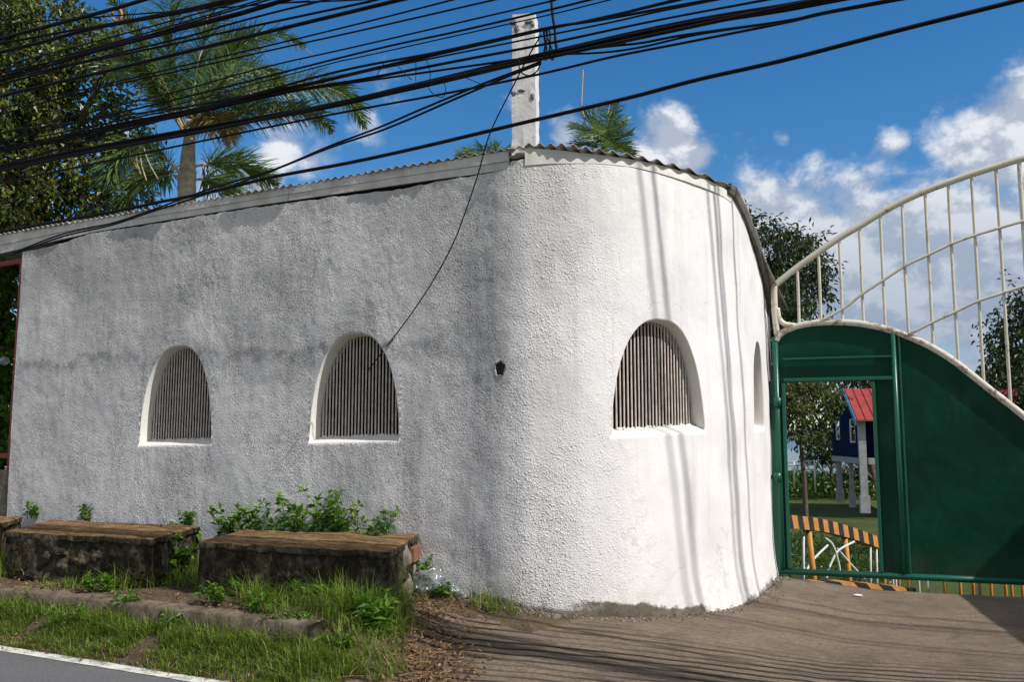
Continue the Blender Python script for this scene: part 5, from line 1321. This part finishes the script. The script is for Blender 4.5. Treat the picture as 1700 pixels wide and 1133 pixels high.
for lab, pts in (('thin loop of stray wire below the bundle left of the pillar', [(712, 140, 6.0), (712, 147, 6.0), (722, 158, 6.0), (735, 161, 6.0), (740, 150, 6.0), (737, 136, 6.0)]),
                 ('stray wire slanting between two bundles left of the pillar', [(657, 105, 6), (670, 120, 6), (684, 133, 6)]), ('short upright stray wire between two bundles left of the pillar', [(690, 93, 6), (690.5, 115, 6), (690, 134, 6)]),
                 ('kinked stray wire between two bundles nearest the pillar', [(704, 95, 6), (711, 107, 6), (714, 120, 6), (714, 132, 6)]), ('short slanting stray wire under the bundle near the pillar', [(774, 129, 6), (790, 136, 6), (801, 140, 6)]), ('short stray wire between two bundles above the palm tips', [(637, 105, 6.1), (631, 115, 6.1), (625, 126, 6.1)])):
    loose('stray_wire', lab, pts, .0028)
mb = MB(); pts = []
for j in range(22):
    an = -1.25 + 5.6 * j / 21; pts.append(at(194 + 8 * math.cos(an - 1.3), 24 - 10.5 * math.sin(an - 1.3), cab_d(194, 1.5)))
mb.tube(pts, .012, 8); tag(mb.build('spiral_ring', M['orange'], smooth=True), 'brown ring hanging between the upper cables at the top left', 'ring')

# ------------------------------------------------------------------ camera, light, sky
cam = bpy.data.cameras.new('camera'); co = bpy.data.objects.new('camera', cam); COL.objects.link(co)
co.location = EYE; co.rotation_euler = (math.pi / 2 + PITCH, 0, 0); cam.sensor_width = 36; cam.lens = F / 1700 * 36; cam.clip_end = 8000; cam.clip_start = .05
SC.camera = co
dl = DELTA
sh_ = T * math.cos(dl) + N * math.sin(dl); sd = Vector((sh_.x * math.cos(ELEV), sh_.y * math.cos(ELEV), math.sin(ELEV)))
sl = bpy.data.lights.new('sun', 'SUN'); sl.energy = 5.0; sl.angle = R(.5); sl.color = (1, .96, .905)
so = bpy.data.objects.new('sun', sl); COL.objects.link(so); so.rotation_euler = (-sd).to_track_quat('-Z', 'Y').to_euler(); so.location = sd * 40

W = bpy.data.worlds.new('World'); SC.world = W; W.use_nodes = True; wt_ = W.node_tree; wn_ = wt_.nodes; wl_ = wt_.links
class WN(NT):
    def __init__(s): s.t = wt_; s.n = wn_; s.l = wl_
t = WN(); bg = wn_['Background']
sky = t.add('ShaderNodeTexSky', sky_type='NISHITA'); sky.sun_disc = False; sky.sun_elevation = ELEV; sky.sun_rotation = math.atan2(sh_.x, sh_.y)
sky.air_density = 1.0; sky.dust_density = .3; sky.ozone_density = 2.5; sky.altitude = 200
g = t.add('ShaderNodeTexCoord').outputs['Generated']
nv = t.add('ShaderNodeVectorMath', operation='NORMALIZE'); t.link(g, nv.inputs[0]); dirv = nv.outputs[0]
hs_ = t.add('ShaderNodeHueSaturation'); hs_.inputs['Saturation'].default_value = 1.36; hs_.inputs['Value'].default_value = 1.28; t.link(sky.outputs[0], hs_.inputs['Color'])
skyc = hs_.outputs[0]
def vdir(px, py): return ray(px, py).normalized()
blobs_ = [(1115, 240, 62, 1.0), (1150, 262, 36, 1.0), (1075, 262, 42, .9), (940, 225, 40, .7), (920, 200, 24, .5),
          (1300, 430, 150, 1.0), (1450, 455, 170, 1.0), (1600, 470, 190, 1.0), (1700, 400, 120, .9), (1270, 355, 75, 1.0), (1350, 400, 90, 1.0), (1450, 385, 95, 1.0), (1540, 390, 110, 1.0), (1400, 470, 130, .95), (1560, 480, 150, .95), (1640, 430, 120, .9), (1700, 560, 150, .85), (1480, 570, 150, .8), (1300, 520, 120, .8),
          (1650, 235, 95, .95), (1590, 250, 55, .8), (1720, 210, 90, 1.0), (1350, 270, 42, .55), (1480, 240, 36, .5), (1495, 285, 34, .5), (1305, 230, 26, .45),
          (470, 240, 62, .72), (520, 270, 45, .65), (420, 300, 60, .6), (640, 150, 60, .52), (340, 310, 60, .7), (620, 190, 60, .5), (860, 160, 40, .42), (200, 240, 60, .4)]
mask = None
for px, py, r, k in blobs_:
    dn_ = t.add('ShaderNodeVectorMath', operation='DISTANCE'); t.link(dirv, dn_.inputs[0]); dn_.inputs[1].default_value = vdir(px, py)
    m = t.maprange(dn_.outputs['Value'], 0.0, r / F * 1.5, k * 1.05, 0.0, False)
    mask = m if mask is None else t.math('MAXIMUM', mask, m)
cv = t.mapping(dirv, (1, 1, 1.35))
n1 = t.noise(cv, 13, 9, .60, .15)
off = t.add('ShaderNodeVectorMath', operation='ADD'); t.link(cv, off.inputs[0]); off.inputs[1].default_value = (.012, -.008, .016)
n2 = t.noise(off.outputs[0], 13, 9, .60, .15)
den = t.math('ADD', mask, t.math('MULTIPLY', t.math('SUBTRACT', n1, .5), 1.25))
cover = t.maprange(den, .27, .66)
# rest of the sky: unseen cloud cover, thickened to whiten the ambient light
sx, sy, szz = t.sep(dirv)
far = t.math('MULTIPLY', t.maprange(sy, .35, -.1, 0, 1), t.maprange(szz, .02, .2))
cover = t.math('MAXIMUM', cover, t.math('MULTIPLY', far, t.maprange(t.noise(dirv, 3.2, 7, .6), .34, .48)))
lit_ = t.maprange(t.math('SUBTRACT', n1, n2), -.07, .09, 0.0, 1.0)
thick = t.maprange(den, .45, 1.15)
low_ = t.maprange(szz, .05, .36)                   # flat grey bases low down, bright tops
shade = t.math('MULTIPLY', t.math('ADD', t.math('MULTIPLY', lit_, .65), .35), t.math('ADD', t.math('MULTIPLY', low_, .75), .25), True)
cc = t.mix(shade, (2.3, 3.0, 4.3), (9.4, 9.5, 9.8))
cc = t.mix(t.math('MULTIPLY', t.math('SUBTRACT', 1.0, t.math('MULTIPLY', lit_, .5)), t.math('MULTIPLY', thick, .25)), cc, (4.2, 4.7, 5.6))
cc = t.mix(t.math('MULTIPLY', t.maprange(sy, .3, -.05, 0, 1), .5), cc, (4.3, 4.2, 4.25))  # unseen clouds dimmed to hold the ambient light down
fin = t.mix(t.math('MULTIPLY', cover, .94), skyc, cc)
t.link(fin, bg.inputs['Color']); bg.inputs['Strength'].default_value = .1
SC.view_settings.view_transform = 'Standard'; SC.view_settings.look = 'None'; SC.view_settings.exposure = 0.0; SC.view_settings.gamma = 1
SC.view_settings.use_curve_mapping = False
SC.cycles.max_bounces = 6; SC.cycles.transparent_max_bounces = 12
